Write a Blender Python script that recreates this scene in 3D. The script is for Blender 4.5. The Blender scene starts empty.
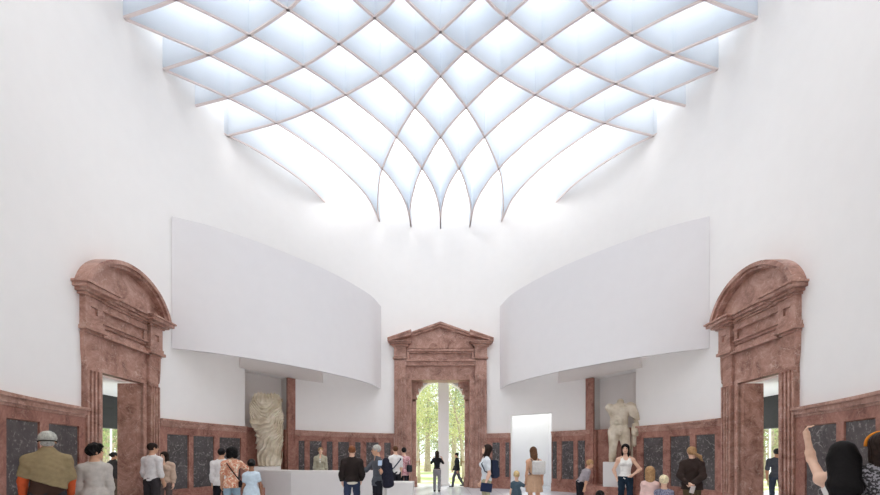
import bpy, math, random
import numpy as np
from mathutils import Vector, Matrix
S = bpy.context.scene
COL = S.collection
PI = math.pi
random.seed(7)
R = 7.8            # drum radius
EYE = 1.5
F = 350.0          # focal length in pixels (880 wide)
CX, CY, CD = 440.5, 455.75, 8.82   # principal point, camera distance behind the centre

# ---------------------------------------------------------------- measuring
def X_of(px, depth): return (px - CX) * depth / F
def Z_of(py, depth): return EYE + (CY - py) * depth / F
def pt(px, depth): return (X_of(px, depth), depth - CD)
def th(px, r=R):
    """angle on the drum (0 = far side, + = right) seen at column px"""
    t = (px - CX) / F
    a = 1 + t * t
    z = (2 * CD + math.sqrt(4 * CD * CD - 4 * a * (CD * CD - r * r))) / (2 * a)
    return math.atan2(t * z, z - CD)
def on(theta, r=R): return (r * math.sin(theta), r * math.cos(theta))

# ---------------------------------------------------------------- tagging
def tag(o, label=None, cat=None, group=None, kind=None):
    if label: o['label'] = label
    if cat: o['category'] = cat
    if group: o['group'] = group
    if kind: o['kind'] = kind
    return o
def empty(name, loc=(0, 0, 0), rz=0.0, label=None, cat=None, group=None):
    o = bpy.data.objects.new(name, None); COL.objects.link(o)
    o.empty_display_size = .1
    o.location = loc; o.rotation_euler = (0, 0, rz)
    return tag(o, label, cat, group)

class MB:
    def __init__(s): s.v = []; s.f = []
    def add(s, v, f):
        n = len(s.v); s.v += [tuple(p) for p in v]; s.f += [tuple(i + n for i in q) for q in f]
    def box(s, x0, x1, y0, y1, z0, z1):
        x0, x1 = min(x0, x1), max(x0, x1); y0, y1 = min(y0, y1), max(y0, y1); z0, z1 = min(z0, z1), max(z0, z1)
        v = [(x, y, z) for z in (z0, z1) for y in (y0, y1) for x in (x0, x1)]
        s.add(v, [(0, 2, 3, 1), (4, 5, 7, 6), (0, 1, 5, 4), (2, 6, 7, 3), (0, 4, 6, 2), (1, 3, 7, 5)])
    def prism(s, poly, lo, hi, axis='y'):
        """extrude a 2D polygon: axis y -> poly is (x,z); axis z -> poly is (x,y)"""
        n = len(poly)
        def P(p, t): return (p[0], t, p[1]) if axis == 'y' else (p[0], p[1], t)
        v = [P(p, lo) for p in poly] + [P(p, hi) for p in poly]
        f = [tuple(range(n))[::-1], tuple(range(n, 2 * n))] + [(i, (i + 1) % n, n + (i + 1) % n, n + i) for i in range(n)]
        s.add(v, f)
    def arc(s, t0, t1, r0, r1, z0, z1, step=1.5):
        """curved block on the drum"""
        n = max(1, int(abs(math.degrees(t1 - t0)) / step + .5))
        r0, r1 = min(r0, r1), max(r0, r1)
        v = []
        for i in range(n + 1):
            t = t0 + (t1 - t0) * i / n
            for r in (r0, r1):
                x, y = on(t, r); v += [(x, y, z0), (x, y, z1)]
        f = [(0, 1, 3, 2), (4 * n, 4 * n + 2, 4 * n + 3, 4 * n + 1)]
        for i in range(n):
            a = 4 * i; b = a + 4
            f += [(a, b, b + 1, a + 1), (a + 2, a + 3, b + 3, b + 2), (a + 1, b + 1, b + 3, a + 3), (a, a + 2, b + 2, b)]
        s.add(v, f)
    def ribbon(s, pts, th_, z0, z1):
        """vertical band of thickness th_ along a plan curve"""
        P = [Vector(p) for p in pts]; n = len(P); v = []
        for i, p in enumerate(P):
            d = (P[min(i + 1, n - 1)] - P[max(i - 1, 0)]).normalized(); q = Vector((-d.y, d.x)) * th_ / 2
            for w in (p - q, p + q): v += [(w.x, w.y, z0), (w.x, w.y, z1)]
        f = [(0, 1, 3, 2), (4 * n - 4, 4 * n - 2, 4 * n - 1, 4 * n - 3)]
        for i in range(n - 1):
            a = 4 * i; b = a + 4
            f += [(a, b, b + 1, a + 1), (a + 2, a + 3, b + 3, b + 2), (a + 1, b + 1, b + 3, a + 3), (a, a + 2, b + 2, b)]
        s.add(v, f)
    def tube(s, pts, rad, n=8, cap=True):
        P = [Vector(p) for p in pts]; rr = rad if isinstance(rad, (list, tuple)) else [rad] * len(P)
        v = []; up = Vector((0, 0, 1))
        for i, p in enumerate(P):
            d = (P[min(i + 1, len(P) - 1)] - P[max(i - 1, 0)]).normalized()
            a = d.cross(up if abs(d.z) < .95 else Vector((1, 0, 0))).normalized(); b = d.cross(a)
            for k in range(n):
                t = 2 * PI * k / n; v.append(p + (a * math.cos(t) + b * math.sin(t)) * rr[i])
        f = [(i * n + k, i * n + (k + 1) % n, (i + 1) * n + (k + 1) % n, (i + 1) * n + k) for i in range(len(P) - 1) for k in range(n)]
        if cap: f += [tuple(range(n)), tuple(range((len(P) - 1) * n, len(P) * n))[::-1]]
        s.add(v, f)
    def lathe(s, prof, n=32, c=(0, 0)):
        v = []; m = len(prof)
        for r, z in prof:
            for k in range(n):
                t = 2 * PI * k / n; v.append((c[0] + r * math.cos(t), c[1] + r * math.sin(t), z))
        f = [(i * n + k, i * n + (k + 1) % n, (i + 1) * n + (k + 1) % n, (i + 1) * n + k) for i in range(m - 1) for k in range(n)]
        f += [tuple(range(n))[::-1], tuple(range((m - 1) * n, m * n))]
        s.add(v, f)
    def ell(s, c, r, nu=12, nv=8):
        v = [(c[0], c[1], c[2] - r[2])]
        for j in range(1, nv):
            p = PI * j / nv - PI / 2
            for k in range(nu):
                t = 2 * PI * k / nu
                v.append((c[0] + r[0] * math.cos(p) * math.cos(t), c[1] + r[1] * math.cos(p) * math.sin(t), c[2] + r[2] * math.sin(p)))
        v.append((c[0], c[1], c[2] + r[2])); L = len(v) - 1
        f = [(0, 1 + (k + 1) % nu, 1 + k) for k in range(nu)]
        f += [(1 + j * nu + k, 1 + j * nu + (k + 1) % nu, 1 + (j + 1) * nu + (k + 1) % nu, 1 + (j + 1) * nu + k) for j in range(nv - 2) for k in range(nu)]
        f += [(L, L - nu + k, L - nu + (k + 1) % nu) for k in range(nu)]
        s.add(v, f)
    def build(s, name, mat, parent=None, smooth=False, bevel=0, kind=None):
        me = bpy.data.meshes.new(name); me.from_pydata(s.v, [], s.f); me.validate()
        import bmesh
        bm = bmesh.new(); bm.from_mesh(me); bmesh.ops.recalc_face_normals(bm, faces=bm.faces); bm.to_mesh(me); bm.free()
        if smooth:
            for p in me.polygons: p.use_smooth = True
            if smooth != 'all':
                try: me.set_sharp_from_angle(angle=math.radians(35))
                except Exception: pass
        me.materials.append(mat)
        o = bpy.data.objects.new(name, me); COL.objects.link(o)
        if parent: o.parent = parent
        if bevel:
            b = o.modifiers.new('bevel', 'BEVEL'); b.width = bevel; b.segments = 2; b.limit_method = 'ANGLE'
        if kind: o['kind'] = kind
        return o

# ---------------------------------------------------------------- materials
def lin(c):
    c = [x / 255 for x in c]
    return tuple((x / 12.92 if x <= .04045 else ((x + .055) / 1.055) ** 2.4) for x in c) + (1,)
MATS = {}
def newmat(name):
    m = bpy.data.materials.new(name); m.use_nodes = True
    nt = m.node_tree; b = nt.nodes['Principled BSDF']
    return m, nt, b
def plain(name, rgb, rough=.6, var=.06, scale=12, bump=0, metal=0, spec=.4):
    """soft procedural variation over one colour"""
    if name in MATS: return MATS[name]
    m, nt, b = newmat(name); N = nt.nodes; L = nt.links
    tc = N.new('ShaderNodeTexCoord'); no = N.new('ShaderNodeTexNoise'); no.inputs['Scale'].default_value = scale; no.inputs['Detail'].default_value = 4
    L.new(tc.outputs['Object'], no.inputs['Vector'])
    cr = N.new('ShaderNodeValToRGB'); c = lin(rgb)
    cr.color_ramp.elements[0].position = .3; cr.color_ramp.elements[1].position = .7
    cr.color_ramp.elements[0].color = tuple(x * (1 - var) for x in c[:3]) + (1,)
    cr.color_ramp.elements[1].color = tuple(min(1, x * (1 + var)) for x in c[:3]) + (1,)
    L.new(no.outputs['Fac'], cr.inputs['Fac']); L.new(cr.outputs['Color'], b.inputs['Base Color'])
    b.inputs['Roughness'].default_value = rough; b.inputs['Metallic'].default_value = metal
    b.inputs['Specular IOR Level'].default_value = spec
    if bump:
        bp = N.new('ShaderNodeBump'); bp.inputs['Strength'].default_value = bump; bp.inputs['Distance'].default_value = .01
        L.new(no.outputs['Fac'], bp.inputs['Height']); L.new(bp.outputs['Normal'], b.inputs['Normal'])
    MATS[name] = m; return m
def marble(name, dark, mid, light, vein, scale=2.2, vscale=3.0, vw=.03, rough=.32, speck=.5):
    m, nt, b = newmat(name); N = nt.nodes; L = nt.links
    tc = N.new('ShaderNodeTexCoord')
    n1 = N.new('ShaderNodeTexNoise'); n1.inputs['Scale'].default_value = scale; n1.inputs['Detail'].default_value = 9; n1.inputs['Roughness'].default_value = .78; n1.inputs['Distortion'].default_value = .8
    L.new(tc.outputs['Object'], n1.inputs['Vector'])
    cr = N.new('ShaderNodeValToRGB'); e = cr.color_ramp.elements
    e[0].position = .3; e[0].color = lin(dark); e[1].position = .72; e[1].color = lin(light)
    k = e.new(.5); k.color = lin(mid)
    L.new(n1.outputs['Fac'], cr.inputs['Fac'])
    # veins: distorted voronoi edges broken up by noise
    n2 = N.new('ShaderNodeTexNoise'); n2.inputs['Scale'].default_value = vscale * .8; n2.inputs['Detail'].default_value = 6
    L.new(tc.outputs['Object'], n2.inputs['Vector'])
    mx = N.new('ShaderNodeMixRGB'); mx.blend_type = 'ADD'; mx.inputs['Fac'].default_value = .7
    L.new(tc.outputs['Object'], mx.inputs['Color1']); L.new(n2.outputs['Color'], mx.inputs['Color2'])
    vo = N.new('ShaderNodeTexVoronoi'); vo.feature = 'DISTANCE_TO_EDGE'; vo.inputs['Scale'].default_value = vscale
    L.new(mx.outputs['Color'], vo.inputs['Vector'])
    vr = N.new('ShaderNodeValToRGB'); vr.color_ramp.elements[0].position = 0; vr.color_ramp.elements[0].color = (1, 1, 1, 1)
    vr.color_ramp.elements[1].position = vw; vr.color_ramp.elements[1].color = (0, 0, 0, 1)
    L.new(vo.outputs['Distance'], vr.inputs['Fac'])
    n3 = N.new('ShaderNodeTexNoise'); n3.inputs['Scale'].default_value = vscale * 1.7; n3.inputs['Detail'].default_value = 3
    L.new(tc.outputs['Object'], n3.inputs['Vector'])
    br = N.new('ShaderNodeValToRGB'); br.color_ramp.elements[0].position = .48; br.color_ramp.elements[0].color = (0, 0, 0, 1); br.color_ramp.elements[1].position = .62; br.color_ramp.elements[1].color = (speck,) * 3 + (1,)
    L.new(n3.outputs['Fac'], br.inputs['Fac'])
    mu = N.new('ShaderNodeMath'); mu.operation = 'MULTIPLY'; L.new(vr.outputs['Color'], mu.inputs[0]); L.new(br.outputs['Color'], mu.inputs[1])
    # small light blotches
    n4 = N.new('ShaderNodeTexNoise'); n4.inputs['Scale'].default_value = 16; n4.inputs['Detail'].default_value = 5
    L.new(tc.outputs['Object'], n4.inputs['Vector'])
    b4 = N.new('ShaderNodeValToRGB'); b4.color_ramp.elements[0].position = .58; b4.color_ramp.elements[0].color = (0, 0, 0, 1); b4.color_ramp.elements[1].position = .72; b4.color_ramp.elements[1].color = (speck * .6,) * 3 + (1,)
    L.new(n4.outputs['Fac'], b4.inputs['Fac'])
    ad = N.new('ShaderNodeMath'); ad.operation = 'MAXIMUM'; L.new(mu.outputs[0], ad.inputs[0]); L.new(b4.outputs['Color'], ad.inputs[1])
    fm = N.new('ShaderNodeMixRGB'); L.new(ad.outputs[0], fm.inputs['Fac']); L.new(cr.outputs['Color'], fm.inputs['Color1']); fm.inputs['Color2'].default_value = lin(vein)
    L.new(fm.outputs['Color'], b.inputs['Base Color'])
    b.inputs['Roughness'].default_value = rough; b.inputs['Specular IOR Level'].default_value = .35
    MATS[name] = m; return m
M_wall = plain('white_plaster', (246, 243, 240), .85, .008, 3, spec=.15)
M_panel = plain('screen_plaster', (236, 233, 233), .85, .008, 3, spec=.15)
M_soffit = plain('soffit_plaster', (242, 236, 231), .85, .01, 3, spec=.15)
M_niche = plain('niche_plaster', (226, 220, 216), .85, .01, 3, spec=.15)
M_red = marble('red_marble', (104, 62, 52), (176, 134, 119), (210, 173, 158), (222, 198, 184), speck=.6)
M_redd = marble('red_marble_border', (92, 52, 43), (159, 111, 97), (190, 144, 128), (212, 180, 164), speck=.4, rough=.4)
M_grey = marble('grey_marble', (58, 54, 55), (82, 77, 77), (106, 100, 100), (196, 188, 186), scale=1.8, vscale=2.2, vw=.022, speck=.8)
M_desk = plain('desk_white', (222, 217, 214), .5, .01, 4)
M_statue = None

def wallobj(name, mb, mat=None):
    return mb.build(name, mat or M_wall, smooth=True, kind='structure')

# ---------------------------------------------------------------- camera
cam = bpy.data.cameras.new('camera'); cam.sensor_width = 36; cam.lens = F / 880 * 36
cam.shift_y = (CY - 247.5) / 880; cam.shift_x = -(CX - 440) / 880
cam.clip_start = .05; cam.clip_end = 300
camo = bpy.data.objects.new('camera', cam); COL.objects.link(camo)
camo.location = (0, -CD, EYE); camo.rotation_euler = (PI / 2, 0, 0)
S.camera = camo
S.view_settings.view_transform = 'Standard'; S.view_settings.look = 'None'; S.view_settings.gamma = 1
S.view_settings.use_curve_mapping = False
S.view_settings.exposure = 0.8
S.cycles.use_denoising = True
S.cycles.max_bounces = 12; S.cycles.diffuse_bounces = 8; S.cycles.transmission_bounces = 8; S.cycles.transparent_max_bounces = 16

# ================================================================ SETTING
WT = 14.15         # wall top / underside of the skylight glass
RO = 8.2
NI = 4.58          # niche top = underside of the curved screens
LEDGE = .4
half_c = math.asin(1.50 / R)               # hidden behind the stone of the centre portal
side_c = math.radians(-90) ; PSY = -.30      # centre line of the side portals in y
sa0 = math.atan2(-R, PSY - .72); sa1 = math.atan2(-R, PSY + .72)
dA, dB = th(510.5), th(551.5)              # plain white doorway on the right
nA, nB = th(245), th(287)                  # statue niche on the left
def drum(mb, t0, t1, z0, z1): mb.arc(t0, t1, R, RO, z0, z1)
wl = MB(); wr = MB(); wf = MB(); wb = MB()
near = math.pi - math.asin(2.3 / R)
# far (front) wall: between the niches' inner sides
drum(wf, nB, -half_c, 0, WT); drum(wf, -half_c, half_c, 5.3, WT)
drum(wf, half_c, dA, 0, WT); drum(wf, dA, dB, Z_of(413.3, 15.3), WT); drum(wf, dB, -nB, 0, WT)
for mb, sg in ((wl, 1), (wr, -1)):
    drum(mb, sg * nA, sg * nB, NI, WT); drum(mb, sg * nA, sg * nB, 0, LEDGE)
    drum(mb, sg * sa1, sg * nA, 0, WT); drum(mb, sg * sa0, sg * sa1, 4.0, WT)
    drum(mb, sg * (-near), sg * sa0, 0, WT)
    # niche recess
    mb.arc(sg * nA, sg * nB, RO + .1, RO + .2, 0, NI + .1)
    for t in (nA, nB): mb.arc(sg * (t - .004 if t == nA else t), sg * (t if t == nA else t + .004), R + .01, RO + .15, 0, NI)
    mb.arc(sg * nA, sg * nB, RO - .02, RO + .15, NI, NI + .1)
drum(wb, near, math.pi, 4.9, WT); drum(wb, math.pi, 2 * math.pi - near, 4.9, WT)
wallobj('wall_left', wl); wallobj('wall_right', wr); wallobj('wall_front', wf)
# passage behind the viewer
wb.box(-2.9, -2.7, -13, -7.4, 0, 5); wb.box(2.7, 2.9, -13, -7.4, 0, 5); wb.box(-2.9, 2.9, -13.2, -7.5, 5, 5.2)
wb.box(-2.7, -2.28, -7.75, -7.4, 0, 5); wb.box(2.28, 2.7, -7.75, -7.4, 0, 5)
wallobj('wall_back', wb)
# niche backs (grey plaster)
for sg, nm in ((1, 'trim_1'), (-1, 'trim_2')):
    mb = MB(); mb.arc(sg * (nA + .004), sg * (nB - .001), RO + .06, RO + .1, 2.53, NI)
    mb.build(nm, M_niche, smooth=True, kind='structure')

# stone floor
def floor_mat():
    m, nt, b = newmat('floor_terrazzo'); N = nt.nodes; L = nt.links
    tc = N.new('ShaderNodeTexCoord'); no = N.new('ShaderNodeTexNoise'); no.inputs['Scale'].default_value = 60; no.inputs['Detail'].default_value = 3
    L.new(tc.outputs['Object'], no.inputs['Vector'])
    cr = N.new('ShaderNodeValToRGB'); cr.color_ramp.elements[0].color = lin((196, 199, 206)); cr.color_ramp.elements[1].color = lin((220, 222, 226))
    L.new(no.outputs['Fac'], cr.inputs['Fac'])
    br = N.new('ShaderNodeTexBrick'); br.offset = 0; br.inputs['Scale'].default_value = 1; br.inputs['Brick Width'].default_value = 1.2; br.inputs['Row Height'].default_value = 1.2
    br.inputs['Mortar Size'].default_value = .006
    L.new(tc.outputs['Object'], br.inputs['Vector']); br.inputs['Mortar'].default_value = lin((140, 140, 146))
    L.new(cr.outputs['Color'], br.inputs['Color1']); L.new(cr.outputs['Color'], br.inputs['Color2'])
    L.new(br.outputs['Color'], b.inputs['Base Color']); b.inputs['Roughness'].default_value = .22
    return m
fl = MB(); fl.box(-13.5, 13.5, -13.2, 8.15, -.2, 0); fl.box(-6, 6, 8.15, 9.55, -.2, 0)
fl.build('floor', floor_mat(), kind='structure')

# ---------------------------------------------------------------- skylight
def emis(name, rgb, st):
    m = bpy.data.materials.new(name); m.use_nodes = True; nt = m.node_tree; nt.nodes.clear()
    e = nt.nodes.new('ShaderNodeEmission'); o = nt.nodes.new('ShaderNodeOutputMaterial')
    e.inputs['Color'].default_value = tuple(rgb) + (1,); e.inputs['Strength'].default_value = st
    nt.links.new(e.outputs[0], o.inputs[0]); return m
SKY_ST = 2.2
g = MB(); g.arc(-PI, PI, 0.001, R + .2, WT, WT + .05, step=3)
g.build('window_1', emis('skylight_glass', (.97, .985, 1.0), SKY_ST), kind='structure')

def M_fin():
    m, nt, b = newmat('skylight_fin'); N = nt.nodes; L = nt.links
    N.remove(b); out = [n for n in N if n.type == 'OUTPUT_MATERIAL'][0]
    d = N.new('ShaderNodeBsdfDiffuse'); t = N.new('ShaderNodeBsdfTranslucent'); mx = N.new('ShaderNodeMixShader')
    d.inputs['Color'].default_value = lin((240, 243, 246)); t.inputs['Color'].default_value = lin((240, 243, 247)); mx.inputs[0].default_value = .5
    L.new(d.outputs[0], mx.inputs[1]); L.new(t.outputs[0], mx.inputs[2]); L.new(mx.outputs[0], out.inputs[0]); return m
M_f = M_fin(); M_edge = plain('fin_edge_shade', (236, 222, 218), .7, .02)
HB, HT = 12.27, 13.71
def spline(P, n=10):
    P = [Vector(p) for p in P]; P = [P[0] * 2 - P[1]] + P + [P[-1] * 2 - P[-2]]; out = []
    for i in range(1, len(P) - 2):
        for k in range(n):
            t = k / n; a, b, c, d = P[i - 1:i + 3]
            out.append(.5 * ((2 * b) + (c - a) * t + (2 * a - 5 * b + 4 * c - d) * t * t + (3 * b - a - 3 * c + d) * t ** 3))
    out.append(P[-2]); return out
FINS = [   # left-hand family in plan (metres, room centre = origin); the right-hand one is its mirror
 [(-7.16, 2.99), (-6.54, 3.50), (-5.86, 4.28), (-5.30, 5.14), (-4.91, 6.07)],
 [(-7.74, .96), (-7.09, 1.32), (-6.35, 1.76), (-5.32, 2.53), (-4.2, 3.72), (-3.47, 4.82), (-3.0, 5.95), (-2.81, 7.30)],
 [(-7.82, -.19), (-7.11, .16), (-6.24, .59), (-5.07, 1.32), (-4.03, 2.1), (-3.16, 2.98), (-2.3, 4.15), (-1.77, 5.2), (-1.47, 6.3), (-1.38, 7.68)],
 [(-7.74, -1.1), (-6.25, -.55), (-4.90, .15), (-3.79, .87), (-2.83, 1.63), (-1.49, 3.02), (-.72, 4.28), (-.28, 5.3), (-.05, 6.5), (0, 7.78)],
 [(-7.5, -2.12), (-6.3, -1.72), (-5.0, -1.12), (-3.69, -.36), (-2.66, .34), (-1.7, 1.1), (-.80, 2.01), (0, 3.02), (.70, 4.32), (1.07, 5.35), (1.35, 6.6), (1.38, 7.68)],
 [(-7.0, -3.42), (-5.7, -2.85), (-4.3, -2.1), (-3.1, -1.38), (-1.68, -.25), (-.68, .50), (0, 1.12), (.79, 2.01), (1.49, 3.02), (2.18, 4.32), (2.47, 5.2), (2.74, 6.45), (2.81, 7.30)],
 [(-6.3, -4.6), (-4.9, -3.7), (-3.4, -2.6), (-2.1, -1.6), (-.82, -.55), (0, .08), (.66, .50), (1.7, 1.1), (2.83, 1.63), (4.03, 2.1), (5.32, 2.53), (7.16, 2.99)],
 [(-2.81, -7.3), (-2.4, -5.6), (-1.6, -3.9), (-.7, -2.4), (.2, -1.3), (1.09, -.55), (1.6, -.22), (2.66, .34), (3.79, .87), (5.07, 1.32), (6.4, 1.72), (7.53, 1.97)],
 [(-1.38, -7.68), (-1.1, -5.9), (-.5, -4.3), (.3, -3.0), (1.3, -1.95), (2.4, -1.1), (3.34, -.55), (3.68, -.36), (4.9, .15), (6.24, .59), (7.74, .96)],
 [(0, -7.78), (.05, -6.5), (.3, -5.2), (.8, -4.1), (1.6, -3.0), (2.8, -1.95), (4.4, -1.1), (6.26, -.55), (7.82, -.19)],
]
lat = empty('skylight_lattice', (0, 0, HB), label='white curved fin lattice hanging under the bright round skylight, criss-crossing overhead', cat='skylight')
for i, c in enumerate(FINS):
    for sg in (1, -1):
        pts = [(sg * p.x, p.y) for p in spline(c, 8)]
        q = [p for p in pts if math.hypot(*p) < R - .03]
        def toR(a, b):
            d = Vector(a) - Vector(b); d.normalize(); p_ = Vector(a); 
            while p_.length < R + .02: p_ = p_ + d * .01
            return tuple(p_)
        q = [toR(q[0], q[1])] + q + [toR(q[-1], q[-2])]
        e0, e1 = pts[0], pts[-1]
        m = MB(); m.ribbon(q, .05, .04, HT - HB); f_ = m.build('fin', M_f, lat, smooth=True)
        m = MB(); m.ribbon(q, .052, 0, .04); m.build('shaded_edge', M_edge, f_, smooth=True)  # added strip; its warm tint puts the underside's shade into the colour
    
# ---------------------------------------------------------------- curved screens above the niches
SCR = [(172, 1.0), ]
scr_px = [(172, 10.05), (212.5, 10.50), (257, 11.24), (293.3, 12.04), (321.6, 12.82), (350, 13.9), (370, 15.0), (380, 16.08)]
for sg in (1, -1):
    P = spline([Vector(pt(px, z)) for px, z in scr_px], 8)
    P = [Vector((p.x * sg, p.y)) for p in P]
    lab = 'white curved screen wall bulging out above the %s statue niche' % ('left' if sg > 0 else 'right')
    root = empty('curved_screen', (P[len(P) // 2].x, P[len(P) // 2].y, NI), label=lab, cat='screen wall')
    o = root.location
    m = MB(); m.ribbon([(p.x - o.x, p.y - o.y) for p in P], .10, 0, 8.35 - NI); m.build('screen', M_panel, root, smooth=True)
    # soffit box tying the screen back to the wall over the niche
    def px_of(p): return CX + F * p.x * sg / (p.y + CD)
    front = [p for p in P if 239 < px_of(p) < 323]
    t0, t1 = th(239), th(323)
    back = [Vector(on(sg * (t1 + (t0 - t1) * k / 10), R - .01)) for k in range(11)]
    poly = [(p.x - o.x, p.y - o.y) for p in front + back]
    m = MB(); m.prism(poly, 0.0, .25, 'z'); m.build('soffit', M_soffit, root)
    gx, gy = on(sg * t0, R - .15)

# ================================================================ STONEWORK
def flutes(m, x0, x1, yf, z0, z1, n=3):
    w = (x1 - x0) / (2 * n + 1)
    for k in range(n + 1):
        m.box(x0 + 2 * k * w, x0 + (2 * k + 1) * w, yf - .045, yf + .03, z0, z1)
def block_square(root, xc, yf, zc, w, h, sq):
    """upper pilaster block with a sunk square in the middle; front face at yf (towards -y)"""
    m = MB(); a = sq / 2
    m.box(xc - w, xc + w, yf + .05, .12, zc - h, zc + h)
    m.box(xc - w, xc - a, yf, yf + .06, zc - h, zc + h); m.box(xc + a, xc + w, yf, yf + .06, zc - h, zc + h)
    m.box(xc - a, xc + a, yf, yf + .06, zc + a, zc + h); m.box(xc - a, xc + a, yf, yf + .06, zc - h, zc - a)
    return m.build('capital_block', M_red, root)
def stepped(m, x0, x1, yb, zs, ps, over=.0):
    """stack of mouldings: heights zs, projections ps beyond yb, returned at the ends"""
    for k in range(len(ps)):
        m.box(x0 - ps[k] * over, x1 + ps[k] * over, yb - ps[k], .12, zs[k], zs[k + 1])

def side_portal(sg):
    nm = 'left' if sg > 0 else 'right'
    tp_ = math.radians(2.2)
    r = empty('stone_portal', (-sg * 7.765 * math.cos(tp_), -7.765 * math.sin(tp_), 0), sg * (PI / 2 + tp_), label='red marble doorway with rounded pediment in the %s wall' % nm, cat='doorway', group=None)
    # local x runs along the wall; the frame stands on the wall face, front towards -y
    O = .58; B = 1.04; T = 3.38
    m = MB()
    m.box(-B, -O, -.04, .12, 0, 4.95); m.box(O, B, -.04, .12, 0, 4.95); m.box(-O, O, -.04, .12, T, 4.95)
    # inner architrave step
    for s in (-1, 1): m.box(s * O, s * (O + .09), -.07, .02, 0, T + .09)
    m.box(-O, O, -.07, .02, T, T + .09)
    m.build('door_surround', M_red, r, bevel=.006)
    m = MB()   # deep reveal, jamb slabs going back through the wall
    m.box(-O - .1, -O, .121, .60, 0, T); m.box(O, O + .1, .121, .60, 0, T)
    m.build('reveal', M_red, r)
    for s in (-1, 1):
        xc = s * .865
        m = MB(); m.box(xc - .155, xc + .155, -.11, -.04, .35, 4.16); flutes(m, xc - .155, xc + .155, -.11, .5, 3.36)
        m.build('pilaster', M_red, r, bevel=.005)
        m = MB(); m.box(xc - .2, xc + .2, -.17, -.04, 0, .3); m.box(xc - .18, xc + .18, -.15, -.04, .3, .36); m.build('plinth', M_red, r, bevel=.008)
        # flared console ear on the outer side
        m = MB(); a = s * 1.02; m.prism([(a, 3.45), (a + s * .02, 3.5), (a + s * .045, 3.75), (a + s * .06, 4.16), (a, 4.16)], -.13, .1); m.build('console', M_red, r, bevel=.005)
        m = MB(); stepped(m, xc - .2, xc + .23 if s > 0 else xc + .2, -.14, [4.16, 4.21, 4.29, 4.38], [0, .08, .04], .6); m.build('necking', M_red, r, bevel=.006)
        block_square(r, xc + s * .02, -.17, 4.655, .2, .275, .16)
    m = MB()   # entablature between the blocks: sunk panel and fasciae
    m.box(-.65, .65, -.10, -.04, 4.80, 4.93); m.box(-.65, .65, -.13, -.04, 4.76, 4.80)
    m.box(-.65, .65, -.08, -.04, 4.40, 4.47); m.box(-.65, .65, -.13, -.04, 4.47, 4.51); m.box(-.65, .65, -.16, -.04, 4.16, 4.22); m.box(-.65, .65, -.10, -.04, 4.22, 4.33)
    m.box(-.65, -.55, -.10, -.04, 4.51, 4.76); m.box(.55, .65, -.10, -.04, 4.51, 4.76)
    m.build('entablature', M_red, r, bevel=.004)
    m = MB()
    zs = [4.93, 4.98, 5.04, 5.12, 5.17]
    for s in (-1, 1): stepped(m, s * .88 - .24, s * .88 + .21, -.17, zs, [.04, .12, .21, .25], .75)
    stepped(m, -.62, .62, -.10, zs, [.04, .08, .13, .17])
    m.build('cornice', M_red, r, bevel=.008)
    # segmental pediment
    def seg(rad, cz, half, n=24):
        a = math.asin(min(1, half / rad)); return [(rad * math.sin(-a + 2 * a * k / n), cz + rad * math.cos(-a + 2 * a * k / n)) for k in range(n + 1)]
    ro, cz = 1.27, 4.83
    out = [(x, z) for x, z in seg(ro, cz, 1.27) if z > 5.16]; inn = [(x, z) for x, z in seg(ro - .10, cz, 1.2) if z > 5.16]; in2 = [(x, z) for x, z in seg(ro - .17, cz, 1.14) if z > 5.16]
    m = MB(); 
    def band(a, b, y0, y1):
        n = min(len(a), len(b)); a = [a[int(i * (len(a) - 1) / (n - 1))] for i in range(n)]; b = [b[int(i * (len(b) - 1) / (n - 1))] for i in range(n)]
        for i in range(n - 1): m.prism([a[i], a[i + 1], b[i + 1], b[i]], y0, y1)
    def arcpts(rad, n=28):
        a = math.acos(max(-1, (5.17 - cz) / rad)); return [(rad * math.sin(-a + 2 * a * k / n), cz + rad * math.cos(-a + 2 * a * k / n)) for k in range(n + 1)]
    band(arcpts(ro), arcpts(ro - .09), -.33, .1); band(arcpts(ro - .09), arcpts(ro - .16), -.27, .1)
    m.build('pediment_arch', M_red, r, smooth=True)
    m = MB(); m.prism(arcpts(ro - .15), -.12, .1); m.build('tympanum', M_red, r)
    return r
side_portal(1); side_portal(-1)

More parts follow.
